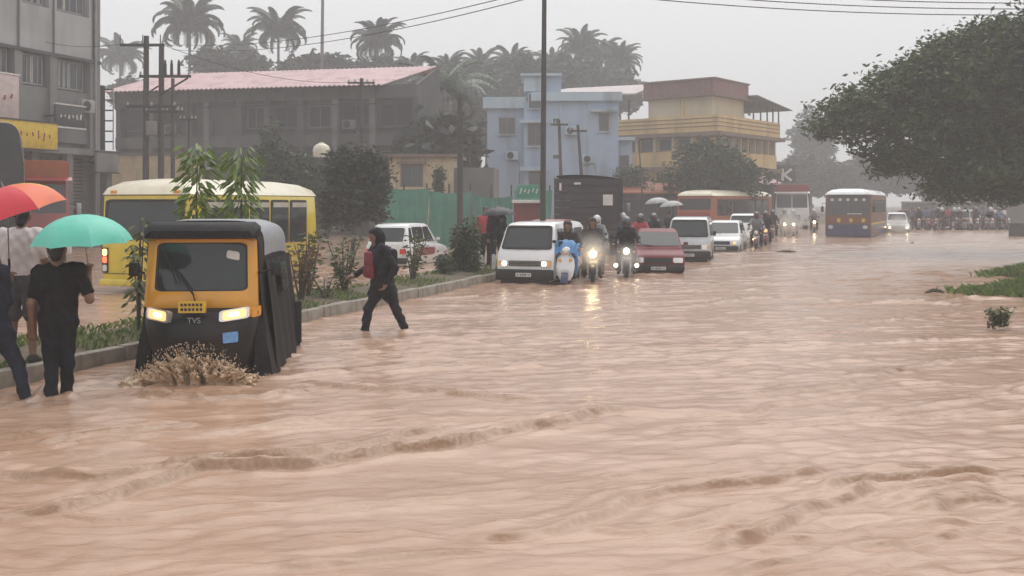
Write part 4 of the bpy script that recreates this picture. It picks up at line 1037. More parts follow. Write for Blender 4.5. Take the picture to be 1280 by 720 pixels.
# floating debris in the water
for k, (px, py, ln, lb) in enumerate(((1170, 366, .45, 'dark branch drifting in the water near the far bank'), (985, 316, 1.1, 'dark drifting debris in front of the far traffic'), (1141, 305, .3, 'small dark lump drifting before the crowd'))):
    p = G(px, py); mb = MB(); rr = random.Random(k)
    mb.tube([(-ln*.5, 0, .0), (-ln*.1, .06, .05), (ln*.2, .0, .04), (ln*.5, .1, .0)], [.02+ln*.02, .035+ln*.02, .03+ln*.015, .01], 7); mb.tube([(0, .03, .04), (ln*.1, .0, .12+ln*.05)], [.02, .006], 5)
    tag(mb.build('driftwood', m_['bark'], loc=p), lb, 'driftwood')
# ------------------------------------------------------------------ vehicles (local front looks along -y, wheels stand on z = 0)
def lerpw(pts):                       # half width as a function of height
    def f(y, z):
        if z <= pts[0][0]: return pts[0][1]
        for (a, wa), (b_, wb) in zip(pts[:-1], pts[1:]):
            if z <= b_: return wa+(wb-wa)*(z-a)/(b_-a)
        return pts[-1][1]
    return f
WH = {}
def wheel(parent, x, y, r, w):
    key = (round(r, 2), round(w, 2))
    if key not in WH:
        o = MB().lathe([(r*.62, -w/2), (r*.93, -w/2), (r, -w*.36), (r, w*.36), (r*.93, w/2), (r*.62, w/2), (r*.58, w*.2), (r*.58, -w*.2), (r*.62, -w/2)], (0, 0, 0), 'x', 24).build('wheel', m_['black_rubber'])
        a = MB().lathe([(r*.1, -w*.42), (r*.2, -w*.42), (r*.5, -w*.3), (r*.62, -w*.4), (r*.62, w*.4), (r*.5, w*.3), (r*.2, w*.42), (r*.1, w*.42)], (0, 0, 0), 'x', 20).build('rim', m_['galv'], o)
        WH[key] = (o.data, a.data); bpy.data.objects.remove(a); bpy.data.objects.remove(o)
    o = bpy.data.objects.new('wheel', WH[key][0]); COL.objects.link(o); o.parent = parent; o.location = (x, y, r)
    a = bpy.data.objects.new('rim', WH[key][1]); COL.objects.link(a); a.parent = o
    return o
def pl(parent, name, mat, c4, t=.008, rd=.08, n=3, back=0.0, ):
    return MB().plate(c4, t, rd, n, 0, back).build(name, m_[mat] if isinstance(mat, str) else mat, parent)
def front4(x0, x1, z0, z1, y0, y1=None):
    y1 = y0 if y1 is None else y1; return [(x0, y0, z0), (x1, y0, z0), (x1, y1, z1), (x0, y1, z1)]
def rear4(x0, x1, z0, z1, y0, y1=None):
    y1 = y0 if y1 is None else y1; return [(x1, y0, z0), (x0, y0, z0), (x0, y1, z1), (x1, y1, z1)]
def side4(sg, y0, y1, z0, z1, wf, sl0=0, sl1=0, off=.0):
    x0, x1 = wf(y0, z0)+off, wf(y0, z1)+off
    if sg > 0: return [(x0, y0, z0), (x0, y1, z0), (x1, y1+sl1, z1), (x1, y0+sl0, z1)]
    return [(-x0, y1, z0), (-x0, y0, z0), (-x1, y0+sl0, z1), (-x1, y1+sl1, z1)]
def plate_text(parent, x, y, z, w, n=8, mat='ink', back=False):
    """blurred plate characters: unreadable in the photograph"""
    mb = MB(); r = random.Random(n)
    for k in range(n):
        xx = x-w/2+w*(k+.5)/n
        mb.bb(xx-w/n*.28, xx+w/n*.28, y-.002, y, z-.022, z+.022) if r.random() < .8 else mb.bb(xx-w/n*.1, xx+w/n*.1, y-.002, y, z-.022, z+.022)
    return mb.build('lettering', m_[mat], parent)

def lamp(parent, x, y, z, r, glow, name='headlight', lab=None):
    h = MB().lathe([(r*.6, .06), (r*1.1, .03), (r*1.12, -.01), (r, -.016)], (x, y, z), 'y', 16).build(name, m_['chrome'], parent)
    MB().lathe([(r*.98, -.012), (r*.9, -.03), (r*.5, -.042), (.002, -.046)], (x, y, z), 'y', 16).build('lens', glow, h)
    return h

# auto rickshaw
def rickshaw():
    g = G(252, 474); o = thing('auto_rickshaw', 'yellow and black three wheeled auto rickshaw ploughing a splash through the water', 'auto rickshaw', (g.x, g.y, -.13), R(5))
    # black canvas body: front hoop to the tail, flaring at the skirt
    loops = []
    for y, top, wt, wb, zb in ((.10, 1.80, .60, .64, .62), (.28, 1.83, .61, .665, .50), (.9, 1.84, .62, .68, .16), (1.6, 1.83, .62, .70, .14), (2.25, 1.79, .60, .69, .16), (2.6, 1.66, .56, .66, .2), (2.72, 1.35, .52, .63, .3)):
        l = []
        for k in range(25):
            a = math.pi*k/24; c, s = math.cos(a), math.sin(a)
            x = math.copysign(abs(c)**.35, c)*wt; z = top-.34+.34*abs(s)**.7
            if k in (0, 24): z = top-.34
            l.append((x, y, z))
        sg = 1
        right = [(wb+(wt-wb)*t+.012*math.sin(y*9+t*4), y, zb+(top-.34-zb)*t) for t in (0, .25, .5, .75)]
        left = [(-(wb+(wt-wb)*t)-.012*math.sin(y*8+t*5), y, zb+(top-.34-zb)*t) for t in (.75, .5, .25, 0)]
        loops.append(right+l+left)
    MB().loft(loops, True).build('canvas_body', m_['black_canvas'], o, ang=60)
    # grey skin painting the wet highlight on canvas top, right side and rear
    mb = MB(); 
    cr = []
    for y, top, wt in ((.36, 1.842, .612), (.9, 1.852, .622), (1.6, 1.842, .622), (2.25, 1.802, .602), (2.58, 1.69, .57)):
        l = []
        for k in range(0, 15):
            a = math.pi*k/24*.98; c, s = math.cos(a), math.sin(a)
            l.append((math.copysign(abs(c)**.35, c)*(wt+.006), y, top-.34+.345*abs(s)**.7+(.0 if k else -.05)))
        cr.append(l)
    mb.loft(cr, False, 0, False); mb.build('roof_sheen', m_['canvas_sheen'], o, ang=60)
    # front visor of the hood
    vis = []
    for y, z0, z1, w in ((-.10, 1.66, 1.74, .57), (-.04, 1.66, 1.80, .60), (.14, 1.67, 1.835, .612)):
        vis.append([(-w, y, z0), (w, y, z0), (w, y, z1-.05), (w-.06, y, z1), (-w+.06, y, z1), (-w, y, z1-.05)])
    MB().loft(vis, True).build('hood_visor', m_['black_canvas'], o)
    # yellow windscreen frame
    fr = [(-.605, -.02, .90), (.605, -.02, .90), (.575, .08, 1.672), (-.575, .08, 1.672)]
    mb = MB(); a, b_, c, d = [Vector(p) for p in fr]; nr = (b_-a).cross(d-a).normalized()
    f = lambda u, v: a*(1-u)*(1-v)+b_*u*(1-v)+c*u*v+d*(1-u)*v
    bul = lambda u: nr*.06*(1-(2*u-1)**2)
    uo = mb.outline(.06, 6); ui = [(.085+.83*u, .235+.68*v) for u, v in mb.outline(.09, 6)]
    Po = [f(u, v)+bul(u) for u, v in uo]; Pi = [f(u, v)+bul(u) for u, v in ui]
    mid = [(p+q)/2+nr*.025 for p, q in zip(Po, Pi)]
    mb.loft([[p-nr*.05 for p in Pi], [p-nr*.05 for p in Po], Po, mid, Pi, [p-nr*.05 for p in Pi]], False); mb.build('windscreen_frame', m_['auto_yellow'], o, ang=50)
    rb = MB(); up = [f(.105+.79*u, .255+.64*v)+bul(.1+.8*u)-nr*.012 for u, v in mb.outline(.09, 6)]
    up2 = [f(.085+.83*u, .235+.68*v)+bul(.1+.8*u)-nr*.004 for u, v in mb.outline(.09, 6)]
    rb.loft([[p-nr*.02 for p in up], [p-nr*.02 for p in up2], up2, up, [p-nr*.02 for p in up]], False).build('rubber_seal', m_['black_rubber'], o)
    gl = MB(); N = 10
    gl.add([f(.10+.80*i/N, .25+.65*j/4)+bul(.1+.8*i/N)-nr*.025 for j in range(5) for i in range(N+1)], [(j*(N+1)+i, j*(N+1)+i+1, (j+1)*(N+1)+i+1, (j+1)*(N+1)+i) for j in range(4) for i in range(N)])
    gl.build('windscreen', m_['glass'], o, ang=0)
    st = MB().plate([f(.72, .70)+bul(.72)-nr*.02, f(.84, .66)+bul(.84)-nr*.02, f(.84, .78)+bul(.84)-nr*.02, f(.73, .81)+bul(.73)-nr*.02], .003, .2).build('windscreen_sticker', m_['plate_white'], o)
    wp = MB().tube([f(.46, .09)+nr*.09, f(.44, .2)+nr*.10, f(.22, .62)+nr*.075], .011, 6); wp.tube([f(.30, .33)+nr*.09, f(.14, .86)+nr*.05], .007, 6); wp.build('wiper', m_['black_plastic'], o)
    # red-brown lip under the hood
    MB().plate([f(.03, .965)+nr*.045, f(.97, .965)+nr*.045, f(.97, .995)+nr*.03, f(.03, .995)+nr*.03], .02, .1).build('top_strip', m_['auto_red'], o)
    # black nose
    loops = []
    for z, w, yb, bu in ((.06, .40, .06, .10), (.25, .50, .0, .16), (.55, .57, -.03, .20), (.72, .60, -.04, .20), (.86, .612, -.03, .13), (.905, .60, -.01, .08)):
        l = [(w*math.cos(t), yb+.12-(.12+bu)*abs(math.sin(t))**.8, z) for t in np.linspace(math.pi, 2*math.pi, 19)]
        loops.append(l+[(w*.98, .4, z), (-w*.98, .4, z)])
    MB().loft(loops, True).build('nose_panel', m_['black_plastic'], o, ang=45)
    def nose_y(x, z): return -.03+.12-(.12+.19)*abs(math.sin(math.acos(max(-1, min(1, x/.60)))))**.8-.012
    for sg in (-1, 1):
        xs = (-.545, -.29) if sg < 0 else (.22, .52)
        c4 = [(xs[0], nose_y(xs[0], .77), .765 if sg > 0 else .80), (xs[1], nose_y(xs[1], .77), .80 if sg > 0 else .755), (xs[1]-.0, nose_y(xs[1], .9)+.02, .925 if sg > 0 else .89), (xs[0], nose_y(xs[0], .9)+.02, .885 if sg > 0 else .925)]
        h = MB().plate(c4, .03, .18, 4, 0, .04).build('headlight', m_['reflector'], o)
        q = [Vector(p) for p in c4]; ctr = sum(q, Vector())/4; nn = (q[1]-q[0]).cross(q[3]-q[0]).normalized()
        qi = [ctr+(p-ctr)*.78+nn*.031 for p in q]; MB().plate(qi, .006, .2, 4).build('lens', LAMP_WARM, h)
        qb = [ctr+(p-ctr)*Vector((1, 1, 1))*.34+nn*.038+Vector((sg*-.01, 0, 0)) for p in q]; MB().plate(qb, .012, .45, 4).build('bulb', LAMP_W, h)
        ix = (xs[1]+.015, xs[1]+.085) if sg > 0 else None
        if ix: pl(o, 'indicator', 'amber', [(ix[0], nose_y(ix[0], .8), .80), (ix[1], nose_y(ix[1], .8)+.01, .81), (ix[1], nose_y(ix[1], .9)+.02, .92), (ix[0], nose_y(ix[0], .9)+.02, .92)], .02, .2, 3, .04)
    y0 = nose_y(0, .9)
    p = pl(o, 'number_plate', 'plate_yellow', front4(-.19, .09, .875, 1.0, y0-.02, y0-.0), .012, .05, 3, .05)
    mb = MB(); rr = random.Random(4)
    for row, zz in enumerate((.962, .912)):
        for k in range(6): mb.bb(-.165+k*.04, -.165+k*.04+.022+.006*rr.random(), y0-.034, y0-.026+(.0), zz-.014, zz+.014)
    tag(mb.build('plate_lettering', m_['ink'], p), kind='stuff')
    cu = bpy.data.curves.new('emblem', 'FONT'); cu.body = 'TVS'; cu.size = .085; cu.extrude = .006; cu.align_x = 'CENTER'
    t = bpy.data.objects.new('emblem', cu); COL.objects.link(t); me = bpy.data.meshes.new_from_object(t.evaluated_get(bpy.context.evaluated_depsgraph_get())); bpy.data.objects.remove(t)
    e = link_mesh('emblem', me, m_['galv'], o, False); e.location = (-.03, nose_y(0, .8)-.012, .765); e.rotation_euler = (R(90), 0, 0)
    pl(o, 'blue_sticker', 'sticker_blue', [(.27, nose_y(.27, .6)-.03, .545), (.42, nose_y(.42, .6)-.03, .555), (.42, nose_y(.42, .7)-.025, .665), (.27, nose_y(.27, .7)-.03, .655)], .006, .08, 3, .04)
    # flaring black flaps beside the nose, left and right
    for sg in (-1, 1):
        lo = []
        for t in np.linspace(0, 1, 7):
            z = .98-.88*t; x0 = .57-.02*t; x1 = .61+.145*t; w = .02*math.sin(t*8)
            lo.append([(sg*x0, .05, z), (sg*x1, .10+w, z), (sg*(x1+.02), .30+w, z), (sg*(x1-.01), .55, z), (sg*x0, .5, z)])
        MB().loft(lo, True).build('side_flap', m_['black_canvas'], o, ang=60)
    # folded rain curtain over the right doorway
    V = []; nx, nz = 26, 12
    for j in range(nz+1):
        for i in range(nx+1):
            u, v = i/nx, j/nz; x = .69+.075*(1-v)+.022*math.sin(u*26+v*3)*(1-.5*v)-.05*v; V.append((x, .32+2.1*u, .12+1.28*v))
    MB().add(V, [(j*(nx+1)+i, j*(nx+1)+i+1, (j+1)*(nx+1)+i+1, (j+1)*(nx+1)+i) for j in range(nz) for i in range(nx)]).build('rain_curtain', m_['black_canvas'], o, ang=0)
    pl(o, 'curtain_window', 'glass', [(.735, 1.0, 1.0), (.735, 1.55, 1.0), (.70, 1.5, 1.34), (.70, 1.02, 1.34)], .006, .15)
    for sg, x in ((-1, -.70), (1, .80)):
        mb = MB().tube([(sg*.6, 0, 1.28), (x*.94, -.06, 1.32), (x, -.06, 1.30)], .012, 6); q = mb.build('mirror', m_['black_plastic'], o)
        MB().box((x, -.05, 1.33), (.11, .035, .15), .02).build('mirror_shell', m_['black_plastic'], q)
    wheel(o, 0, .18, .22, .11); wheel(o, -.56, 2.15, .22, .11); wheel(o, .56, 2.15, .22, .11)
    MB().bb(.55, .8, 2.35, 2.4, .2, .75).build('mud_flap', m_['black_rubber'], o)
    return o
RICK = rickshaw()

# the bow wave the rickshaw throws up
def splash():
    g = G(252, 474); s = SDF((-.95, -.75, -.12), (.95, .35, .62), .0095); r = random.Random(21)
    def top(x): return .07+.26*math.exp(-((x+.22)/.26)**2)+.25*math.exp(-((x-.16)/.28)**2)+.09*math.exp(-((x-.45)/.18)**2)
    for i in range(470):
        x = r.uniform(-.68, .66); h = top(x)*r.uniform(.55, 1.12); dep = r.uniform(-.34, .08)*(1-.5*abs(x)); y0 = dep-.03; h *= (1-.55*max(0, -dep-.1)/.3)
        lean = x*.25+r.uniform(-.07, .07); fw = -.06-.16*h/.4+r.uniform(-.05, .03); prev = None; rb = r.uniform(.012, .030)
        for k in range(5):
            t = k/4; p = (x+lean*t*t, y0+fw*t*t, -.06+(h+.06)*(1.35*t-.35*t*t)); rd = rb*(1-.6*t)+.003*r.random()
            if prev: s.cone(prev[0], p, prev[1], rd, 0, .024)
            prev = (p, rd)
        if r.random() < .5: s.ell((prev[0][0]+r.uniform(-.02, .02), prev[0][1]-.02, prev[0][2]+r.uniform(0, .02)), (r.uniform(.007, .016),)*3, 0, .012)
    for i in range(60):
        x = r.uniform(-.85, .8); y = r.uniform(-.6, -.1); s.ell((x, y, -.03), (r.uniform(.06, .16), r.uniform(.04, .09), r.uniform(.035, .06)), 0, .04)
    f = s.f; ax = [s.lo[k]+s.h*np.arange(s.n[k]) for k in range(3)]
    X, Z = np.meshgrid(ax[0], ax[2], indexing='ij'); nz = (vnoise(X*26, Z*20, 3)-.5)*.006+(vnoise(X*60, Z*18, 5)-.5)*.006
    f += nz[:, None, :].astype(np.float32)
    sm = bpy.data.materials.new('splash_water'); sm.use_nodes = True; b = sm.node_tree.nodes['Principled BSDF']; b.inputs['Base Color'].default_value = (.40, .26, .14, 1); b.inputs['Roughness'].default_value = .12; b.inputs['IOR'].default_value = 1.33; b.inputs['Subsurface Weight'].default_value = .35; b.inputs['Subsurface Radius'].default_value = (.03, .02, .012)
    nn = sm.node_tree; q = nn.nodes.new('ShaderNodeTexNoise'); q.inputs['Scale'].default_value = 14; q.inputs['Detail'].default_value = 5; rp = nn.nodes.new('ShaderNodeValToRGB')
    rp.color_ramp.elements[0].position = .35; rp.color_ramp.elements[1].position = .65; rp.color_ramp.elements[0].color = (.40, .26, .15, 1); rp.color_ramp.elements[1].color = (.70, .56, .42, 1)
    tcn = nn.nodes.new('ShaderNodeTexCoord'); nn.links.new(tcn.outputs['Object'], q.inputs['Vector']); nn.links.new(q.outputs['Fac'], rp.inputs[0]); nn.links.new(rp.outputs[0], b.inputs['Base Color'])
    o = s.mesh('water_splash', sm); o.location = (g.x, g.y-.16, 0); o.scale = (.82, 1, .80); tag(o, 'brown bow wave splashing up in front of the rickshaw', kind='stuff')
    mb = MB(); base = MB().ell((0, 0, 0), (1, 1, 1), 6, 4)
    for i in range(900):
        x = r.gauss(0, .34); z = top(x)*r.uniform(.4, 1.05)+.02+abs(r.gauss(0, .03)); y = r.uniform(-.5, .02); q = r.uniform(.002, .0065)
        mb.add([(x+v[0]*q, y+v[1]*q, z+v[2]*q*r.uniform(.8, 1.8)) for v in base.v], base.f)
    d = mb.build('spray_drops', sm); d.location = (g.x, g.y-.2, 0); tag(d, 'brown droplets flying off the bow wave of the rickshaw', kind='stuff')
splash()

# box van
def box_van(label, loc, rz, paint, lit=True, taxi=False):
    o = thing('minivan', label, 'van', loc, rz); L = 3.3
    P = [(.04, .26), (.0, .36), (-.02, .55), (0, .76), (.05, .93), (.13, 1.02), (.30, 1.30), (.46, 1.54), (.60, 1.63), (1.2, 1.665), (2.6, 1.665), (3.1, 1.63), (3.24, 1.52), (3.30, 1.0), (3.30, .4), (3.26, .26)]
    wf = lerpw([(.26, .66), (.5, .70), (.95, .705), (1.55, .62), (1.66, .56)])
    MB().prof(P, wf, .05).build('body', m_[paint], o, ang=50)
    ws = [(-.60, .125, 1.045), (.60, .125, 1.045), (.535, .455, 1.555), (-.535, .455, 1.555)]
    MB().ring([(p[0]*1.05, p[1]-.012, p[2]+(.022 if p[2] > 1.3 else -.022)) for p in ws], .05, .012, .08, 4, 0, .01).build('windscreen_seal', m_['black_rubber'], o)
    pl(o, 'windscreen', 'glass', ws, .010, .09, 4)
    w = MB().tube([(-.08, .06, 1.01), (-.10, .07, 1.03), (-.5, .10, 1.08)], .009, 6); w.tube([(.30, .06, 1.01), (.28, .07, 1.03), (-.08, .10, 1.07)], .009, 6); w.build('wiper', m_['black_plastic'], o)
    pl(o, 'grille', 'grille_grey', front4(-.40, .40, .62, .755, -.02, 0), .012, .08)
    ln = MB()
    for k in range(3): ln.bb(-.38, .38, -.042, -.03, .64+k*.038, .652+k*.038)
    ln.build('grille_bars', m_['black_plastic'], o)
    for sg in (-1, 1):
        x0, x1 = (.42, .66) if sg > 0 else (-.66, -.42)
        h = pl(o, 'headlight', 'reflector', front4(x0, x1, .60, .77, -.02, 0), .02, .12)
        if lit: lamp(h, sg*.49, -.045, .685, .062, LAMP_W, 'bulb')
        pl(h, 'indicator', 'amber', front4(sg*.62-.03, sg*.62+.03, .62, .75, -.042, -.022), .006, .2)
    MB().box((0, -.03, .42), (1.42, .16, .26), .04).build('bumper', m_['black_plastic'], o); MB().box((0, -.0, .24), (1.2, .1, .14), .03).build('valance', m_['black_plastic'], o)
    p = pl(o, 'number_plate', 'plate_white', front4(-.19, .19, .38, .47, -.115), .01, .06); plate_text(p, 0, -.126, .425, .33)
    for sg in (-1, 1):
        for y0, y1, s0 in ((.60, 1.15, -.0), (1.22, 2.1, 0), (2.17, 3.0, 0)):
            pl(o, 'side_window', 'glass', side4(sg, y0, y1, 1.03, 1.50, wf, .0 if y0 > .7 else .0, 0), .008, .1)
        MB().bb(sg*.708-.004, sg*.708+.004, 1.17, 1.19, .35, 1.55).build('door_gap', m_['black_rubber'], o)
        MB().box((sg*.725, 1.05, .88), (.02, .14, .03), .008).build('door_handle', m_['black_plastic'], o)
        q = MB().tube([(sg*.66, .30, 1.10), (sg*.80, .22, 1.10)], .014, 6).build('mirror', m_['black_plastic'], o); MB().box((sg*.82, .22, 1.14), (.10, .05, .17), .02).build('mirror_shell', m_['black_plastic'], q)
        wheel(o, sg*.60, .95, .27, .16); wheel(o, sg*.60, 2.75, .27, .16)
        pl(o, 'tail_light', 'red_tail', rear4(sg*.6-.07, sg*.6+.07, .7, .98, 3.30), .012, .2)
    pl(o, 'rear_window', 'glass', rear4(-.52, .52, 1.05, 1.48, 3.31, 3.26), .008, .1)
    return o
box_van('white boxy minivan with lit round headlights, first in the queue', (AX(656, 24.7), 24.7, -.2), RD, 'white_paint')
V2 = box_van('silver grey boxy minivan behind the maroon car', (AX(861, 34.2), 34.2, -.2), R(-13), 'silver_paint', False)

def hatchback(label, loc, rz, paint, lit=None, group=None, roofm=None, stick=None, cat='car', tall=0):
    o = thing('hatchback_car', label, cat, loc, rz, group)
    P = [(.06, .22), (0, .34), (-.02, .52), (.03, .66), (.2, .74), (.9, .86), (3.1, .90), (3.28, .84), (3.34, .52), (3.28, .22)]
    wf = lerpw([(.2, .66), (.45, .715), (.75, .715), (.9, .68)])
    MB().prof(P, wf, .06).build('body', m_[paint], o, ang=50)
    t = tall
    Q = [(.80, .85), (1.36, 1.30+t), (1.52, 1.365+t), (2.2, 1.39+t), (2.8, 1.36+t), (2.96, 1.30+t), (3.25, .86)]
    wg = lerpw([(.85, .675), (1.32+t, .555), (1.4+t, .50)])
    MB().prof(Q, wg, .05).build('cabin', m_[roofm or paint], o, ang=50)
    pl(o, 'windscreen', 'glass', [(-.60, .885, .925), (.60, .885, .925), (.525, 1.345, 1.29+t), (-.525, 1.345, 1.29+t)], .008, .08, 4)
    MB().tube([(-.1, .82, .90), (-.12, .85, .93), (-.5, .93, .97)], .008, 6).build('wiper', m_['black_plastic'], o)
    pl(o, 'grille', 'black_plastic', front4(-.36, .36, .50, .63, -.025, .015), .012, .1)
    for sg in (-1, 1):
        h = pl(o, 'headlight', 'reflector', front4(sg*.53-.13, sg*.53+.13, .50, .635, -.02, .02), .02, .15)
        if lit: lamp(h, sg*.53, -.04, .565, .06, lit, 'bulb')
        for y0, y1, s0, s1 in ((1.12, 1.85, .33, 0), (1.92, 2.72, 0, 0)): pl(o, 'side_window', 'glass', side4(sg, y0, y1, .92, 1.27+t, wg, s0, s1), .008, .08)
        pl(o, 'quarter_window', 'glass', side4(sg, 2.79, 3.06, .94, 1.25+t, wg, 0, -.12), .008, .08)
        MB().bb(sg*.716-.003, sg*.716+.003, 1.9, 1.915, .3, .88).build('door_gap', m_['black_rubber'], o)
        MB().box((sg*.725, 1.75, .78), (.02, .13, .025), .008).build('door_handle', m_['black_plastic'], o)
        q = MB().tube([(sg*.64, 1.1, .92), (sg*.76, 1.04, .96)], .012, 6).build('mirror', m_['black_plastic'], o); MB().box((sg*.78, 1.04, .99), (.13, .05, .09), .02).build('mirror_shell', m_[paint], q)
        wheel(o, sg*.63, .66, .26, .15); wheel(o, sg*.63, 2.72, .26, .15)
        pl(o, 'tail_light', 'red_tail', rear4(sg*.56-.1, sg*.56+.1, .58, .74, 3.34, 3.32), .012, .15)
    MB().box((0, -.03, .36), (1.40, .14, .18), .04).build('bumper', m_['black_plastic'], o); MB().box((0, 3.34, .38), (1.40, .12, .18), .04).build('bumper', m_['black_plastic'], o)
    p = pl(o, 'number_plate', 'plate_white', front4(-.2, .2, .31, .40, -.10), .01, .06); plate_text(p, 0, -.111, .355, .34)
    pl(o, 'rear_window', 'glass', rear4(-.5, .5, .95, 1.25+t, 3.20, 3.01), .008, .1)
    if stick: pl(o, 'door_graphic', stick, side4(-1, 1.15, 2.6, .50, .74, wf), .005, .2)
    return o
hatchback('maroon hatchback car with a pale plate beside the motorcycles', (AX(823, 28.3), 28.3, -.2), R(-7), 'maroon_paint')
hatchback('white car with a red graphic on its side beyond the median', (AX(535, 34.7), 34.7, -.2), RD+math.pi, 'white_paint', None, None, None, 'sign_red', 'car', .12)
hatchback('small white car right behind the silver minivan', (AX(901, 41), 41, -.2), R(-18), 'white_paint', LAMP_WARM, 'cars queuing in the flood', None, None, 'car', .05)
hatchback('taller white car with warm headlights beside the riders', (AX(927, 46), 46, -.2), R(-16), 'white_paint', LAMP_HOT, 'cars queuing in the flood', None, None, 'car', .28)
hatchback('pale car with both headlights on right of the blue and orange bus', (AX(1123, 68), 68, -.2), R(-16), 'silver_paint', LAMP_HOT, 'cars queuing in the flood', None, None, 'car', .15)
hatchback('red car roof showing just behind the white minivan', (AX(668, 33.5), 33.5, -.2), RD, 'red_paint', None, 'cars queuing in the flood', None, None, 'car', .2)

def bus_body(o, L, Wd, H, paint, roof, skirt=None, z0=.35, zs=1.25, roofh=.38):
    wf = lerpw([(z0, Wd/2-.04), (z0+.2, Wd/2), (H-roofh, Wd/2), (H-roofh*.55, Wd/2-.10), (H-roofh*.2, Wd/2-.34), (H, Wd/2-.75)])
    P = [(.06, z0), (0, z0+.2), (-.03, 1.0), (0, 1.4), (.10, H-roofh), (.16, H-roofh+.02)]
    P += [(L-.12, H-roofh+.02), (L-.06, H-roofh), (L, 1.4), (L, z0+.2), (L-.05, z0)]
    MB().prof(P, wf, .08).build('body', m_[paint], o, ang=45)
    Q = [(.02, H-roofh+.023), (.12, H-roofh*.55), (.38, H-roofh*.2), (.9, H), (L-.9, H), (L-.3, H-roofh*.2), (L-.08, H-roofh*.55), (L-.02, H-roofh+.023)]
    MB().prof(Q, wf, .03).build('roof', m_[roof], o, ang=60)
    return wf
def bus(label, loc, rz, L, Wd, H, paint, roof, win='far_glass', n=6, zw=(1.45, 2.2), bands=(), rear=False, lights=None, cat='bus', front_win=True):
    o = thing('passenger_bus', label, cat, loc, rz); wf = bus_body(o, L, Wd, H, paint, roof)
    y0 = .55; st = (L-1.1)/n
    for sg in (-1, 1):
        for k in range(n):
            f = pl(o, 'side_window', 'black_rubber', side4(sg, y0+st*k+.03, y0+st*(k+1)-.03, zw[0], zw[1], wf), .006, .06)
            c = side4(sg, y0+st*k+.08, y0+st*(k+1)-.08, zw[0]+.05, zw[1]-.05, wf); pl(f, 'pane', win, [(p[0]+sg*.006, p[1], p[2]) for p in c], .005, .06)
        for z_0, z_1, mt in bands: pl(o, 'side_band', mt, side4(sg, .15, L-.15, z_0, z_1, wf), .005, .0)
        wheel(o, sg*(Wd/2-.16), 1.6, .42, .22); wheel(o, sg*(Wd/2-.16), L-2.0, .42, .22)
    return o, wf
# yellow school bus, seen from its rear corner
def yellow_bus():
    g = Vector((-7.85, 22.15, -.2)); L = 5.6
    o, wf = bus('yellow bus with a cream roof seen from behind beyond the median', g+Vector((L*.309, L*.951, 0)), RD+math.pi, L, 2.2, 2.66, 'yellow_paint', 'cream_paint', 'glass', 5, (1.15, 2.2))
    ry = L+.002
    for k in range(5):
        for sg in (-1, 1):
            c = side4(sg, .62+.9*k, 1.32+.9*k, 2.02, 2.14, wf); pl(o, 'curtain', 'curtain', [(p[0]+sg*.013, p[1], p[2]) for p in c], .01, .05)
    pl(o, 'rear_window', 'glass', rear4(-.93, .93, 1.42, 2.14, ry+.004, ry-.045), .012, .08, 4)
    MB().ring(rear4(-1.0, 1.0, 1.36, 2.20, ry+.002, ry-.05), .06, .02, .08, 4).build('window_seal', m_['black_rubber'], o)
    pl(o, 'emergency_door', 'yellow_paint', rear4(-.55, .35, .55, 1.32, ry, ry), .014, .05); MB().box((.28, ry+.03, .95), (.12, .03, .03), .01).build('door_handle', m_['black_plastic'], o)
    for sg in (-1, 1):
        t = pl(o, 'tail_light', 'black_plastic', rear4(sg*.98-.075, sg*.98+.075, .62, 1.16, ry, ry), .02, .1)
        for z, mt in ((1.06, LAMP_AMBER if sg > 0 else m_['amber']), (.90, LAMP_TAIL), (.72, m_['plate_white'])):
            MB().plate(rear4(sg*.98-.055, sg*.98+.055, z-.07, z+.07, ry+.021), .012, .3, 4).build('lens', mt, t)
    p = pl(o, 'number_plate', 'plate_yellow', rear4(-.25, .25, .48, .58, ry), .02, .05)
    MB().box((0, ry+.04, .42), (2.1, .14, .16), .03).build('bumper', m_['yellow_paint'], o)
    ln = MB(); ln.bb(-1.02, 1.02, ry+.003, ry+.018, 1.335, 1.35); ln.bb(-1.02, 1.02, ry+.003, ry+.018, .60, .612); ln.build('trim_line', m_['black_plastic'], o)
    mb = MB(); rr = random.Random(2)
    for k in range(7): mb.bb(-.7+k*.2, -.7+k*.2+.1, ry+.003, ry+.02, 1.37-.0, 1.40)
    MB().box((-.8, ry-.05, 2.36), (.16, .06, .07), .02).build('marker_lamp', m_['amber'], o); MB().box((.8, ry-.05, 2.36), (.16, .06, .07), .02).build('marker_lamp', m_['amber'], o)
yellow_bus()
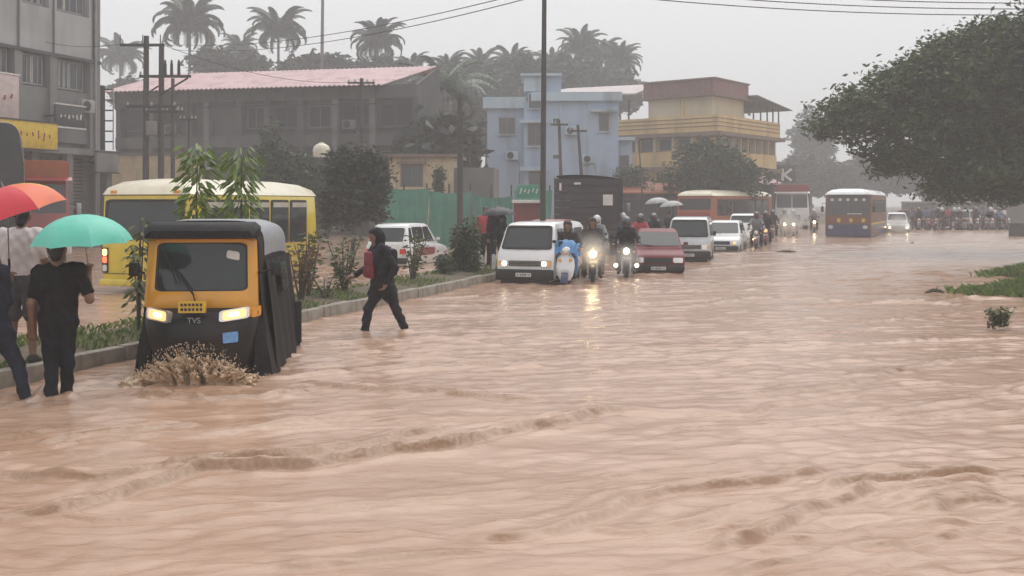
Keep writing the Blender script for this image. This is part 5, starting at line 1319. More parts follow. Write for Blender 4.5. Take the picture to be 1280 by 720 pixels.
def blue_bus():
    Y = 60; o, wf = bus('blue and orange bus with a white roof wading at the right', (AX(1060, Y), Y, -.35), R(-25), 9, 2.55, 3.15, 'bus_orange', 'white_paint', 'far_glass', 8, (1.75, 2.5), ((.4, 1.05, 'bus_blue'), (1.06, 1.16, 'sign_yellow')))
    for x0, x1 in ((-1.14, -.02), (.02, 1.14)): pl(o, 'windscreen', 'far_glass', front4(x0, x1, 1.62, 2.62, .02, .10), .014, .06, 3)
    pl(o, 'front_apron', 'bus_blue', front4(-1.24, 1.24, .42, 1.08, -.035, -.03), .01, .05); pl(o, 'bumper_band', 'bus_blue', front4(-1.26, 1.26, .42, .62, -.05), .05, .1)
    pl(o, 'destination_box', 'sign_dark', front4(-1.1, 1.1, 2.64, 2.80, .10, .12), .05, .05)
    for k in range(5): pl(o, 'visor_ornament', 'plate_white', front4(-.98+k*.44, -.80+k*.44, 2.42, 2.58, .07, .085), .02, .35, 3)
    pl(o, 'dash_strip', 'plate_white', front4(-.05, .75, 1.66, 1.71, .012), .02, .1)
    for k in range(6): pl(o, 'front_ornament', 'sign_yellow' if k % 2 else 'sign_red', front4(-.95+k*.34, -.75+k*.34, 1.2, 1.42, -.03, -.02), .012, .3, 3)
    for sg in (-1, 1):
        h = pl(o, 'headlight', 'reflector', front4(sg*.95-.13, sg*.95+.13, .82, 1.02, -.03), .03, .3, 4)
        q = MB().tube([(sg*1.2, .1, 2.3), (sg*1.42, -.1, 2.3), (sg*1.42, -.1, 2.1)], .02, 6).build('mirror', m_['black_plastic'], o); MB().box((sg*1.42, -.1, 1.95), (.16, .06, .32), .03).build('mirror_shell', m_['black_plastic'], q)
    for x in (-.5, .5): MB().tube([(x, .0, 1.62), (x-.35, .03, 2.1)], .015, 6).build('wiper', m_['black_plastic'], o)
blue_bus()
def orange_bus():
    Y = 62; o, wf = bus('orange red bus with a pale roof standing side on behind the white cars', (AX(868, Y), Y, -.2), R(-38), 8.4, 2.4, 2.95, 'orange_paint', 'cream_paint', 'far_glass', 7, (1.4, 2.4))
    pl(o, 'windscreen', 'far_glass', front4(-1.05, 1.05, 1.75, 2.42, .03, .09), .014, .06); pl(o, 'front_panel', 'red_paint', front4(-1.0, 1.0, .7, 1.6, -.03, .0), .01, .06)
    for sg in (-1, 1): pl(o, 'headlight', 'reflector', front4(sg*.85-.12, sg*.85+.12, .8, 1.0, -.04), .02, .3)
orange_bus()
def lorry(label, loc, rz, cabm, loadm, Wd=2.3, L=7.0, Hc=2.6, Hl=3.1, crown=None, lit=None, loadH=None, board_m=None):
    o = thing('cargo_lorry', label, 'lorry', loc, rz)
    wf = lerpw([(.5, Wd/2), (1.5, Wd/2), (Hc, Wd/2-.1)])
    P = [(.05, .5), (0, .7), (-.02, 1.3), (.05, 1.55), (.22, Hc-.12), (.36, Hc), (1.7, Hc), (1.75, .5)]
    MB().prof(P, wf, .06).build('cab', m_[cabm], o, ang=45)
    for x0, x1 in ((-Wd/2+.14, -.03), (.03, Wd/2-.14)): pl(o, 'windscreen', 'far_glass', front4(x0, x1, 1.62, Hc-.22, .075, .20), .012, .06)
    pl(o, 'grille', 'grille_grey', front4(-.6, .6, .85, 1.3, -.02), .02, .08); MB().box((0, -.08, .62), (Wd, .18, .26), .04).build('bumper', m_['plate_white'], o)
    for sg in (-1, 1):
        h = pl(o, 'headlight', 'reflector', front4(sg*(Wd/2-.28)-.12, sg*(Wd/2-.28)+.12, .8, 1.0, -.02), .03, .3)
        if lit: lamp(h, sg*(Wd/2-.28), -.06, .9, .09, lit, 'bulb')
        pl(o, 'side_window', 'far_glass', side4(sg, .5, 1.4, 1.6, Hc-.25, wf), .01, .08)
        q = MB().tube([(sg*Wd/2, .2, 2.1), (sg*(Wd/2+.22), .05, 2.1)], .02, 6).build('mirror', m_['black_plastic'], o); MB().box((sg*(Wd/2+.24), .05, 1.95), (.16, .06, .36), .03).build('mirror_shell', m_['galv'], q)
        wheel(o, sg*(Wd/2-.2), 1.0, .45, .25); wheel(o, sg*(Wd/2-.2), L-1.6, .45, .25)
    if crown:
        pl(o, 'crown_board', crown, front4(-Wd/2+.05, Wd/2-.05, Hc+.02, Hc+.55, .12, .05), .06, .12, 4)
        MB().prof([(-.16, Hc-.10), (.0, Hc+.02), (.3, Hc+.03), (.2, Hc-.08)], lambda y, z: Wd/2+.03, .03).build('sun_visor', m_[cabm], o)
    lh = Hl; 
    MB().bb(-Wd/2, Wd/2, 1.8, L, .95, 1.15).build('load_bed', m_['lorry_brown'], o)
    nb = 7
    for sg in (-1, 1):
        for k in range(nb):
            z = 1.18+(lh-1.2)*k/nb; MB().bb(sg*Wd/2-.03, sg*Wd/2+.03, 1.85, L, z, z+(lh-1.2)/nb-.025).build('side_plank', m_[loadm], o)
        for y in np.linspace(1.9, L-.05, 6): MB().bb(sg*(Wd/2+.05)-.02, sg*(Wd/2+.05)+.02, y-.04, y+.04, 1.15, lh).build('stake', m_['iron'], o)
    for k in range(nb):
        z = 1.18+(lh-1.2)*k/nb
        for yy in (1.83, L-.02): MB().bb(-Wd/2+.035, Wd/2-.035, yy-.03, yy+.03, z, z+(lh-1.2)/nb-.025).build('end_plank', m_[loadm], o)
    return o
l1 = lorry('dark brown high sided lorry seen from behind, beyond the white minivan', (AX(733, 38.5)+.9, 38.5+6.45, -.2), R(-8)+math.pi, 'lorry_brown', 'lorry_brown', 2.25, 6.5, 2.35, 3.08)
MB().loft([[(x, 1.8+4.7*t, 3.09+.06*math.sin(t*7+x)+.05*(1-(x/1.1)**2)) for x in np.linspace(-1.16, 1.16, 12)] for t in np.linspace(0, 1, 10)], False, 0, False).build('tarpaulin', m_['tarp_black'], l1, ang=0)
for k, (x0, x1, z0, z1, mt) in enumerate(((.62, .98, 2.05, 2.45, 'plate_white'), (-1.0, -.92, 2.6, 2.88, 'plate_white'), (-.45, -.2, 2.82, 2.9, 'plate_white'))): pl(l1, 'reflector_panel', mt, rear4(-x1, -x0, z0, z1, 6.512), .02, .05)
l2 = lorry('white and red lorry facing the camera under the letter K sign', (AX(990, 78), 78, -.2), R(-14), 'white_paint', 'maroon_paint', 2.5, 7, 3.0, 3.3, 'sign_red')
lorry('orange and red lorry with a high visor beside the office building', (AX(40, 33), 33, -.2), R(30), 'red_paint', 'orange_paint', 2.3, 6.5, 2.95, 3.2, 'orange_paint')
def tarp_lorry():
    Y = 28.5; xr = AX(21, Y); top = AZ(151, Y)+.2; o = thing('tarp_covered_lorry', 'lorry load under a black wet tarpaulin at the left edge', 'lorry', (xr-1.15, Y, -.2), R(27))
    lo = []
    for y in np.linspace(0, 5.5, 14):
        l = []
        for k in range(29):
            a = math.pi*k/28; c, s = math.cos(a), math.sin(a); w = 1.2+.03*math.sin(y*5+k); l.append((math.copysign(abs(c)**.3, c)*w, y, 1.0+(top-1.0)*(abs(s)**.28)+.03*math.sin(y*4+k*.8)*(s > .5)))
        lo.append(l)
    MB().loft(lo, True).build('tarpaulin', m_['tarp_black'], o, ang=70)
    rp = MB()
    for y in (.5, 1.6, 2.8, 4.0): rp.tube([(math.copysign(abs(math.cos(a))**.3, math.cos(a))*1.24, y, 1.0+(top-.96)*abs(math.sin(a))**.28) for a in np.linspace(.02, 3.12, 26)], .015, 5)
    rp.build('rope', m_['curtain'], o); MB().bb(-1.15, 1.15, .05, 5.5, .7, .98).build('load_bed', m_['lorry_brown'], o); MB().box((0, -.03, .75), (2.3, .08, .2), .02).build('bumper', m_['iron'], o)
    for sg in (-1, 1):
        wheel(o, sg*.95, 1.2, .45, .25); wheel(o, sg*.95, 4.2, .45, .25); pl(o, 'tail_light', 'red_tail', front4(sg*.9-.1, sg*.9+.1, .78, .92, 0), .02, .2)
tarp_lorry()

# two wheelers
def motorcycle(label, loc, rz, glow=LAMP_W, tank='black_plastic', fogs=False, group=None, windshield=False):
    o = thing('motorcycle', label, 'motorcycle', loc, rz, group)
    for y, w in ((.0, .09), (1.28, .11)):
        r = .30; q = MB().lathe([(r-.05, -w*.3), (r-.015, -w/2), (r, -w*.2), (r, w*.2), (r-.015, w/2), (r-.05, w*.3), (r-.05, -w*.3)], (0, 0, 0), 'x', 22).build('wheel', m_['black_rubber'], o); q.location = (0, y, r)
        sp = MB().lathe([(.045, -.06), (.06, -.06), (.06, .06), (.045, .06)], (0, 0, 0), 'x', 12)
        for k in range(10): a = 2*math.pi*k/10; sp.cyl((.02*(-1)**k, .05*math.cos(a), .05*math.sin(a)), (0, (r-.05)*math.cos(a), (r-.05)*math.sin(a)), .006, .006, 5)
        sp.build('spokes', m_['galv'], q)
    fk = MB()
    for sg in (-1, 1): fk.tube([(sg*.085, 0, .30), (sg*.085, .14, .72), (sg*.085, .2, .92)], [.026, .03, .02], 8)
    fk.build('fork', m_['galv'], o)
    MB().tube([(-.36, .24, 1.02), (-.22, .16, 1.04), (-.08, .18, .95), (.08, .18, .95), (.22, .16, 1.04), (.36, .24, 1.02)], .014, 8).build('handlebar', m_['black_plastic'], o)
    mg = []
    for t in np.linspace(R(20), R(150), 9): mg.append([(-.07, -.335*math.cos(t), .30+.335*math.sin(t)), (0, -.355*math.cos(t), .30+.355*math.sin(t)), (.07, -.335*math.cos(t), .30+.335*math.sin(t))])
    MB().loft(mg, False, 0, False).build('front_mudguard', m_[tank], o)
    lamp(o, 0, .02, .88, .085, glow)
    MB().ell((0, .09, .88), (.11, .10, .11)).build('headlight_shell', m_[tank], o)
    for sg in (-1, 1):
        ind = MB().ell((sg*.2, .05, .86), (.035, .045, .03), 8, 6).build('indicator', m_['amber'], o)
        MB().cyl((sg*.1, .08, .86), (sg*.18, .06, .86), .008, .008, 6).build('stalk', m_['black_plastic'], ind)
        mi = MB().tube([(sg*.24, .18, 1.03), (sg*.28, .14, 1.14), (sg*.30, .14, 1.20)], .007, 6).build('mirror', m_['black_plastic'], o); MB().ell((sg*.31, .14, 1.23), (.06, .02, .04), 10, 6).build('mirror_glass', m_['black_plastic'], mi)
    lo = []
    for y, w, z0, z1 in ((.30, .06, .78, .90), (.42, .13, .72, .98), (.58, .14, .70, .99), (.74, .10, .72, .90), (.82, .07, .74, .84)): lo.append([(w*math.cos(a), y, (z0+z1)/2+(z1-z0)/2*math.sin(a)) for a in np.linspace(0, 2*math.pi, 13)[:-1]])
    MB().loft(lo, True).build('fuel_tank', m_[tank], o, ang=60)
    lo = []
    for y, w, z in ((.74, .09, .80), (.95, .13, .79), (1.25, .13, .83), (1.5, .08, .86)): lo.append([(-w, y, z-.05), (w, y, z-.05), (w, y, z), (w*.7, y, z+.03), (-w*.7, y, z+.03), (-w, y, z)])
    MB().loft(lo, True).build('seat', m_['black_canvas'], o, ang=60)
    MB().box((0, .62, .42), (.22, .34, .32), .05).build('engine', m_['galv'], o); MB().tube([(.09, .5, .35), (.13, .8, .28), (.15, 1.45, .36)], [.025, .03, .05], 8).build('exhaust', m_['chrome'], o)
    fm = MB(); fm.tube([(0, .22, .86), (0, .4, .55), (0, .75, .3)], .025, 6); fm.tube([(0, .4, .8), (0, .9, .75), (0, 1.28, .5), (0, 1.28, .3)], .022, 6); fm.build('frame', m_['iron'], o)
    MB().tube([(-.26, .3, .36), (-.28, .28, .6), (0, .25, .68), (.28, .28, .6), (.26, .3, .36)], .014, 6).build('crash_guard', m_['iron'], o)
    if fogs:
        for sg in (-1, 1): lamp(o, sg*.27, .25, .50, .055, LAMP_W, 'fog_lamp')
    p = pl(o, 'number_plate', 'plate_white', front4(-.1, .1, .66, .73, -.02, .0), .006, .05)
    return o
def scooter(label, loc, rz, body='white_paint', glow=LAMP_W, group=None):
    o = thing('scooter', label, 'scooter', loc, rz, group)
    wheel(o, 0, 0, .22, .09); wheel(o, 0, 1.2, .22, .1)
    lo = []
    for z, w, y, b in ((.30, .12, .10, .04), (.42, .19, .10, .07), (.62, .225, .15, .09), (.80, .20, .20, .07), (.92, .13, .24, .05)): lo.append([(w*math.cos(t), y-b*abs(math.sin(t)), z) for t in np.linspace(math.pi, 2*math.pi, 13)]+[(w*.95, y+.05, z), (-w*.95, y+.05, z)])
    MB().loft(lo, True).build('front_apron', m_[body], o, ang=60)
    lo = []
    for t in np.linspace(R(10), R(165), 9): lo.append([(-.085, -.25*math.cos(t), .22+.25*math.sin(t)-.06), (-.07, -.28*math.cos(t), .22+.28*math.sin(t)), (.07, -.28*math.cos(t), .22+.28*math.sin(t)), (.085, -.25*math.cos(t), .22+.25*math.sin(t)-.06)])
    MB().loft(lo, False, 0, False).build('front_mudguard', m_['bus_blue'], o)
    MB().ell((0, .22, 1.0), (.17, .12, .10)).build('handlebar_cowl', m_[body], o); lamp(o, 0, .11, 1.0, .075, glow)
    MB().tube([(-.34, .3, 1.03), (-.16, .25, 1.04), (.16, .25, 1.04), (.34, .3, 1.03)], .016, 8).build('handlebar', m_['black_plastic'], o)
    MB().box((0, .5, .34), (.34, .5, .07), .02).build('floorboard', m_['black_plastic'], o)
    lo = []
    for y, w, z0, z1 in ((.72, .15, .3, .68), (.9, .19, .28, .74), (1.2, .19, .34, .76), (1.5, .12, .5, .76)): lo.append([(w*math.copysign(abs(math.cos(a))**.6, math.cos(a)), y, (z0+z1)/2+(z1-z0)/2*math.copysign(abs(math.sin(a))**.6, math.sin(a))) for a in np.linspace(0, 2*math.pi, 17)[:-1]])
    MB().loft(lo, True).build('rear_body', m_[body], o, ang=60); MB().box((0, 1.08, .79), (.28, .72, .08), .03).build('seat', m_['black_canvas'], o)
    for sg in (-1, 1):
        mi = MB().tube([(sg*.22, .26, 1.05), (sg*.26, .24, 1.18)], .007, 6).build('mirror', m_['black_plastic'], o); MB().ell((sg*.27, .24, 1.21), (.055, .02, .04), 10, 6).build('mirror_glass', m_['black_plastic'], mi)
        pl(o, 'indicator', 'amber', front4(sg*.13-.04, sg*.13+.04, .74, .80, .10, .12), .02, .3)
    pl(o, 'number_plate', 'plate_white', front4(-.1, .1, .48, .55, -.005, .0), .02, .05)
    return o
# ------------------------------------------------------------------ people
V3 = Vector
def hand(s, w, d, nrm, curl=.5, thumb=1, sc=1.0):
    w, d, nrm = V3(w), V3(d).normalized(), V3(nrm); nrm = (nrm-d*nrm.dot(d)).normalized(); lat = d.cross(nrm)
    for o in (-.024, 0, .024): s.cone(w+d*.012+lat*o*.6*sc, w+d*.085*sc+lat*o*sc, .019*sc, .016*sc, 0, .012)
    for k, (o, ln) in enumerate(((-.036, .062), (-.012, .076), (.012, .072), (.036, .055))):
        b0 = w+d*.088*sc+lat*o*sc; a1 = curl*1.0; d1 = d*math.cos(a1)+nrm*math.sin(a1); a2 = curl*2.2; d2 = d*math.cos(a2)+nrm*math.sin(a2)
        m = b0+d1*ln*.55*sc; s.cone(b0, m, .0105*sc, .0095*sc, 0, .004); s.cone(m, m+d2*ln*.5*sc, .0095*sc, .008*sc, 0, .004)
    t0 = w+d*.03*sc+lat*thumb*.03*sc; t1 = t0+(d*.55+lat*thumb*.75+nrm*.25)*.04*sc; s.cone(t0, t1, .013*sc, .011*sc, 0, .008); s.cone(t1, t1+(d*.85+lat*thumb*.2+nrm*(.2+curl*.5))*.032*sc, .011*sc, .009*sc, 0, .006)
STAND = dict(pel=(0, 0, .93), chest=(0, -.01, 1.27), neck=(0, 0, 1.46), head=(0, -.02, 1.605), shL=(-.18, 0, 1.41), shR=(.18, 0, 1.41), elL=(-.23, .02, 1.12), elR=(.23, .02, 1.12),
             wrL=(-.24, -.06, .87), wrR=(.24, -.06, .87), hdL=(0, -.2, -1), hdR=(0, -.2, -1), hipL=(-.09, 0, .90), hipR=(.09, 0, .90), knL=(-.10, -.02, .49), knR=(.10, -.02, .49), anL=(-.10, .02, .08), anR=(.10, .02, .08),
             toL=(-.12, -.16, .03), toR=(.12, -.16, .03))
def person(label, loc, rz, pose, mats, h=.009, sleeve='long', leg='long', loose=1.0, hood=False, cat='person', group=None, hair=True, helmet=None, seed=1, skirt=0, face=True, curl=.5):
    p = {k: V3(v) for k, v in {**STAND, **pose}.items()}
    allp = list(p[k] for k in p if not k.startswith('hd')); lo = [min(q[i] for q in allp)-.24 for i in range(3)]; hi = [max(q[i] for q in allp)+.24 for i in range(3)]
    s = SDF(lo, hi, h); T, B, SH = 1, 2, 3; L = loose
    up = (p['neck']-p['pel']).normalized(); lat = (p['shR']-p['shL']).normalized(); fwd = up.cross(lat)*-1 if False else lat.cross(up)*-1
    # trunk: overlapping cross bars of decreasing width, from hips to collar
    for t, w, r, tg in ((-.06, .075, .105, B), (.06, .07, .108, B), (.20, .062, .112, T), (.38, .066, .118, T), (.58, .084, .122, T), (.76, .10, .112, T), (.88, .10, .085, T)):
        c = p['pel'].lerp(p['neck'], t)+(p['chest']-p['pel'].lerp(p['neck'], .64))*max(0, 1-abs(t-.6)*1.6)
        r2 = r*(L if tg == T else 1+.4*(L-1)); s.cone(c-lat*w, c+lat*w, r2, r2, tg, .035)
    s.cone(p['shL'], p['shR'], .066*L, .066*L, T, .03)
    s.cone(p['neck']-up*.03, p['neck'].lerp(p['head'], .55), .058, .054, 0, .02)
    hd = (p['head']-p['neck']).normalized(); fr = V3((pose.get('look', (0, -1, 0)))); fr = (fr-hd*fr.dot(hd)).normalized(); hl = hd.cross(fr)
    H = p['head']
    s.cone(H+hd*.035+fr*-.02, H+hd*.03+fr*.025, .082, .076, 0, .02); s.cone(H-hd*.02+fr*.02, H-hd*.072+fr*.055, .066, .042, 0, .03); s.cone(H+fr*.085+hd*.012, H+fr*.108-hd*.018, .011, .015, 0, .012)
    for sg in (-1, 1): s.cone(H+hl*sg*.078-hd*.02, H+hl*sg*.086+hd*.018-fr*.01, .012, .014, 0, .008)
    s.cone(H+fr*.088-hd*.052-hl*.016, H+fr*.088-hd*.052+hl*.016, .009, .009, 0, .01)
    for S_ in 'LR':
        sh, el, wr = p['sh'+S_], p['el'+S_], p['wr'+S_]
        if sleeve == 'long':
            s.cone(sh, el, .062*L, .050*L, T, .03); s.cone(el, el.lerp(wr, .93), .049*L, .040*L, T, .015)
        else:
            s.cone(sh, sh.lerp(el, .72), .064*L, .060*L, T, .03); s.cone(sh.lerp(el, .5), el, .045, .041, 0, .01); s.cone(el, wr, .041, .028, 0, .015)
        s.cone(el.lerp(wr, .8), wr, .031, .027, 0, .01)
        hand(s, wr, pose.get('hd'+S_, STAND['hd'+S_]), V3((0, -1, .2)) if abs(V3(pose.get('hd'+S_, STAND['hd'+S_])).normalized().y) < .8 else V3((0, 0, -1)), curl, -1 if S_ == 'R' else 1)
        hp, kn, an, to = p['hip'+S_], p['kn'+S_], p['an'+S_], p['to'+S_]
        if leg == 'long':
            s.cone(hp, kn, .095, .070, B, .035); s.cone(kn, an+V3((0, 0, .03)), .068, .058, B, .015)
        else:
            s.cone(hp, hp.lerp(kn, .85), .10, .088, B, .035); s.cone(hp.lerp(kn, .7), kn, .062, .054, 0, .01); s.cone(kn, an, .056, .036, 0, .012)
        s.cone(an, to, .046, .036, SH, .015); s.cone(an+V3((0, .03, -.03)), to, .04, .034, SH, .015)
    if skirt: s.cone(p['pel']+V3((0, 0, .1)), p['hipL'].lerp(p['knL'], skirt), .15, .12, T, .05); s.cone(p['pel']+V3((0, 0, .1)), p['hipR'].lerp(p['knR'], skirt), .15, .12, T, .05)
    if hood:
        s.cone(H+hd*.045-fr*.03, H-hd*.03-fr*.035, .105, .098, T, .03); s.cone(H-hd*.06-fr*.03, p['neck']-fr*.0, .095, .085, T, .03); s.cone(H+hd*.09+fr*.03-hl*.03, H+hd*.09+fr*.03+hl*.03, .04, .04, T, .03)
    # creases in the cloth
    ax = [s.lo[k]+s.h*np.arange(s.n[k]) for k in range(3)]; X, Y, Z = ax[0][:, None, None], ax[1][None, :, None], ax[2][None, None, :]
    fold = (np.sin(X*31+Z*17+seed)*np.sin(Y*27-Z*23+seed*2)+.7*np.sin(X*55-Z*38+Y*20))*.0065
    s.f += np.where(s.t > 0, fold, 0).astype(np.float32)*np.where(s.t == 3, .2, 1)
    o = thing('person', label, cat, loc, rz, group)
    s.mesh('body', [m_[k] for k in mats], o)
    if hair and not hood and not helmet:
        hs = SDF([H[i]-.2 for i in range(3)], [H[i]+.2 for i in range(3)], .008)
        hs.cone(H+hd*.045-fr*.028, H+hd*.045+fr*.02, .087, .072, 0, .02); hs.cone(H+hd*.02-fr*.04, H-hd*.055-fr*.05, .078, .055, 0, .02); hs.mesh('hair', m_['hair'], o)
    if helmet:
        hs = SDF([H[i]-.25 for i in range(3)], [H[i]+.25 for i in range(3)], .009)
        hs.cone(H+hd*.04-fr*.02, H+hd*.035+fr*.015, .125, .115, 0, .03); hs.cone(H-hd*.03-fr*.045, H-hd*.05-fr*.05, .10, .085, 0, .03); hs.cone(H-hd*.085+fr*.065-hl*.04, H-hd*.085+fr*.065+hl*.04, .045, .045, 0, .03)
        for sg in (-1, 1): hs.cone(H+hl*sg*.085+hd*.02, H+hl*sg*.075-hd*.08+fr*.04, .04, .045, 0, .03)
        q = hs.mesh('helmet', m_[helmet], o)
        c = H+fr*.10-hd*.0; vz = MB(); pts = []
        for j in range(4):
            for i in range(9):
                a = R(-62+124*i/8); pts.append(H-fr*.015+fr*.128*math.cos(a)+hl*.128*math.sin(a)+hd*(-.055+.033*j))
        vz.add(pts, [(j*9+i, j*9+i+1, (j+1)*9+i+1, (j+1)*9+i) for j in range(3) for i in range(8)]); vz.build('visor', m_['glass'], q, ang=0)
    elif face:
        for sg in (-1, 1): MB().ell(H+fr*.083+hl*sg*.032+hd*.018, (.012, .012, .009), 8, 6).build('eye', m_['eye_dark'], o)
    return o

def umbrella(label, apex, axis, Rr, dep, mats, grip, group=None, off=0):
    """eight gores over ribs; axis points from the canopy down the shaft"""
    o = thing('umbrella', label, 'umbrella', apex, 0, group); ax = V3(axis).normalized(); u = ax.cross(V3((0, 1, 0)) if abs(ax.y) < .9 else V3((1, 0, 0))).normalized(); v = ax.cross(u)
    def P(t, a, sag=0): r = Rr*math.sin(t*1.25)/math.sin(1.25); return ax*(dep*(1-math.cos(t*1.25))/(1-math.cos(1.25)))+(u*math.cos(a)+v*math.sin(a))*r*(1-sag)
    for k in range(8):
        a0, a1 = math.pi/4*(k+off), math.pi/4*(k+off+1); V = []
        for j in range(9):
            for i in range(7):
                w = i/6; t = max(.015, j/8); V.append(P(t, a0+(a1-a0)*w, .075*t*t*4*w*(1-w)+(.02*t)*4*w*(1-w))+ax*(-.012*4*w*(1-w)*t))
        MB().add(V, [(j*7+i, j*7+i+1, (j+1)*7+i+1, (j+1)*7+i) for j in range(8) for i in range(6)]).build('panel', m_[mats[k % len(mats)]], o, ang=0)
        rb = MB(); rb.tube([P(t, a0)+ax*.006 for t in np.linspace(.02, 1.02, 9)], .0035, 5); rb.tube([ax*dep*1.0+ax*.02, P(.55, a0)+ax*.01], .003, 5); rb.build('rib', m_['galv'], o)
    g = V3(grip)-V3(apex); sh = MB().tube([-ax*.06, -ax*.01, ax*.1, g], [.004, .008, .006, .007], 8).build('shaft', m_['galv'], o)
    d = g.normalized(); hk = MB().tube([g-d*.02, g+d*.10], [.013, .014], 8); hk.build('handle', m_['black_plastic'], o)
    return o

# left group
Yb = 10.25
bx = AX(73, Yb)
person('person in black shirt and trousers walking under the green umbrella', (bx, Yb, -.17), math.pi+.12,
       dict(elR=(.24, .05, 1.10), wrR=(.25, -.03, .83), hdR=(0, -.1, -1), elL=(-.31, .05, 1.13), wrL=(-.255, -.10, 1.36), hdL=(.05, -.15, 1), shL=(-.185, -.02, 1.43), knL=(-.07, -.06, .50), anL=(-.045, -.10, .09), toL=(-.05, -.27, .05), hipL=(-.08, 0, .9), knR=(.065, .0, .48), anR=(.03, .14, .09), toR=(.05, -.02, .03), head=(.02, -.03, 1.60)),
       ['skin', 'shirt_black', 'trouser_black', 'black_rubber'], .008, 'short', 'long', 1.0, seed=2, curl=.9)
umbrella('green umbrella held over the person in black', (AX(103, 10.15), 10.12, AZ(268, 10.15)), (.03, .06, -1), .475, .285, ['umb_green'], (-4.235, 10.42, 1.24), None, .3)
Yn = 10.1
person('person in dark navy clothes wading at the left edge, mostly cut off by the frame', (AX(-17, Yn), Yn, -.17), math.pi-.25,
       dict(knL=(-.27, -.10, .52), anL=(-.42, -.05, .10), toL=(-.46, -.20, .05), knR=(-.02, .02, .48), anR=(-.17, .10, .09), toR=(-.17, -.06, .03), hipL=(-.11, 0, .9), wrR=(.24, -.05, .86), elL=(-.20, -.04, 1.12), wrL=(-.10, -.20, 1.28), hdL=(0, 0, 1), pel=(-.02, 0, .93)),
       ['skin', 'trouser_navy', 'trouser_navy', 'black_rubber'], .008, 'long', 'long', 1.12, seed=5, curl=.9, skirt=.25)
Yw_ = 11.35
person('person in white shirt and dark shorts standing at the kerb under the rainbow umbrella', (AX(27, Yw_), Yw_, .15), math.pi+.1,
       dict(elL=(-.23, -.02, 1.14), wrL=(-.10, -.19, 1.25), hdL=(.1, -.1, 1), wrR=(.25, -.05, .86), knR=(.10, -.02, .48), anL=(-.13, .03, .08)),
       ['skin', 'shirt_white', 'short_grey', 'black_rubber'], .008, 'short', 'shorts', 1.16, seed=7, curl=.9)
umbrella('rainbow umbrella with red, pink, orange and lime panels at the left edge', (AX(16, 10.75), 10.55, AZ(234, 10.7)), (.33, .14, -1), .54, .32,
         ['umb_orange', 'umb_red', 'umb_pink', 'umb_violet', 'umb_blue', 'umb_teal', 'umb_lime', 'umb_yellow'], (AX(14, 11.1), 11.05, AZ(325, 11.1)), None, -.08)

# wading person, walking to the left
Yp = 15.45
wp_ = person('hooded person in navy rainwear with a red chest bag wading across the road', (AX(477, Yp), Yp, -.19), R(-58),
       dict(pel=(0, .02, .93), chest=(0, -.04, 1.27), neck=(0, -.04, 1.46), head=(0, -.09, 1.60), shL=(-.18, -.02, 1.41), shR=(.18, -.04, 1.41), elL=(-.23, -.12, 1.14), wrL=(-.21, -.34, 1.03), hdL=(0, -1, -.1),
            elR=(.25, .10, 1.14), wrR=(.22, -.02, .92), hdR=(0, -.6, -.8), hipL=(-.09, .02, .9), hipR=(.09, .02, .9), knL=(-.10, -.17, .52), anL=(-.10, -.24, .12), toL=(-.11, -.42, .06), knR=(.11, .20, .50), anR=(.12, .36, .12), toR=(.12, .24, .03)),
       ['skin', 'rain_navy', 'rain_navy', 'black_rubber'], .009, 'long', 'long', 1.16, hood=True, seed=9, skirt=.35)
MB().box((-.03, -.185, 1.19), (.25, .10, .40), .045).build('chest_bag', m_['pack_red'], wp_)
MB().box((0, .14, 1.22), (.30, .15, .42), .06).build('backpack', m_['rain_navy'], wp_)
MB().box((-.03, -.235, 1.10), (.19, .03, .16), .012).build('bag_pocket', m_['pack_red'], wp_)
st = MB()
for sg in (-1, 1): st.tube([(sg*.10, -.17, 1.38), (sg*.13, -.08, 1.50), (sg*.12, .09, 1.44)], .018, 6)
st.build('bag_strap', m_['pack_dark'], wp_)
MB().plate([(.222, -.03, 1.3), (.222, .03, 1.3), (.222, .03, 1.36), (.222, -.03, 1.36)], .005, .2).build('sleeve_badge', m_['plate_white'], wp_)

# people on the median behind the bush
Yu = 27.6
person('person in dark clothes under the black umbrella beside the white minivan', (AX(621, Yu), Yu, .12), .2,
       dict(elR=(.22, -.06, 1.12), wrR=(.10, -.20, 1.30), hdR=(0, 0, 1), knL=(-.10, -.05, .49)), ['skin', 'jacket_black', 'trouser_black', 'black_rubber'], .013, 'long', 'long', 1.1, seed=11, curl=.9)
umbrella('wide black umbrella left of the white minivan roof', (AX(623, Yu), Yu-.15, AZ(259, Yu)), (.05, .0, -1), .47, .22, ['umb_black'], (AX(625, Yu), Yu-.22, 1.45), None, .2)
person('person in a red top behind the one with the black umbrella', (AX(607, 28.8), 28.8, .1), .4, dict(), ['skin', 'shirt_red', 'trouser_black', 'black_rubber'], .014, 'short', 'long', 1.05, seed=12)

# riders
def ride(seat, bar_y, bar_z, bar_x=.32, feet_z=.34, feet_y=.38, lean=.0):
    return dict(pel=(0, .98, seat+.10), chest=(0, .86-lean, seat+.43), neck=(0, .83-lean, seat+.62), head=(0, .78-lean, seat+.77), shL=(-.18, .83-lean, seat+.57), shR=(.18, .83-lean, seat+.57),
                elL=(-.30, .62-lean*.5, seat+.36), elR=(.30, .62-lean*.5, seat+.36), wrL=(-bar_x, bar_y+.09, bar_z+.03), wrR=(bar_x, bar_y+.09, bar_z+.03), hdL=(0, -1, -.25), hdR=(0, -1, -.25),
                hipL=(-.10, .95, seat+.08), hipR=(.10, .95, seat+.08), knL=(-.21, .55, seat+.02), knR=(.21, .55, seat+.02), anL=(-.19, feet_y+.22, feet_z), anR=(.19, feet_y+.22, feet_z), toL=(-.21, feet_y+.02, feet_z-.04), toR=(.21, feet_y+.02, feet_z-.04))
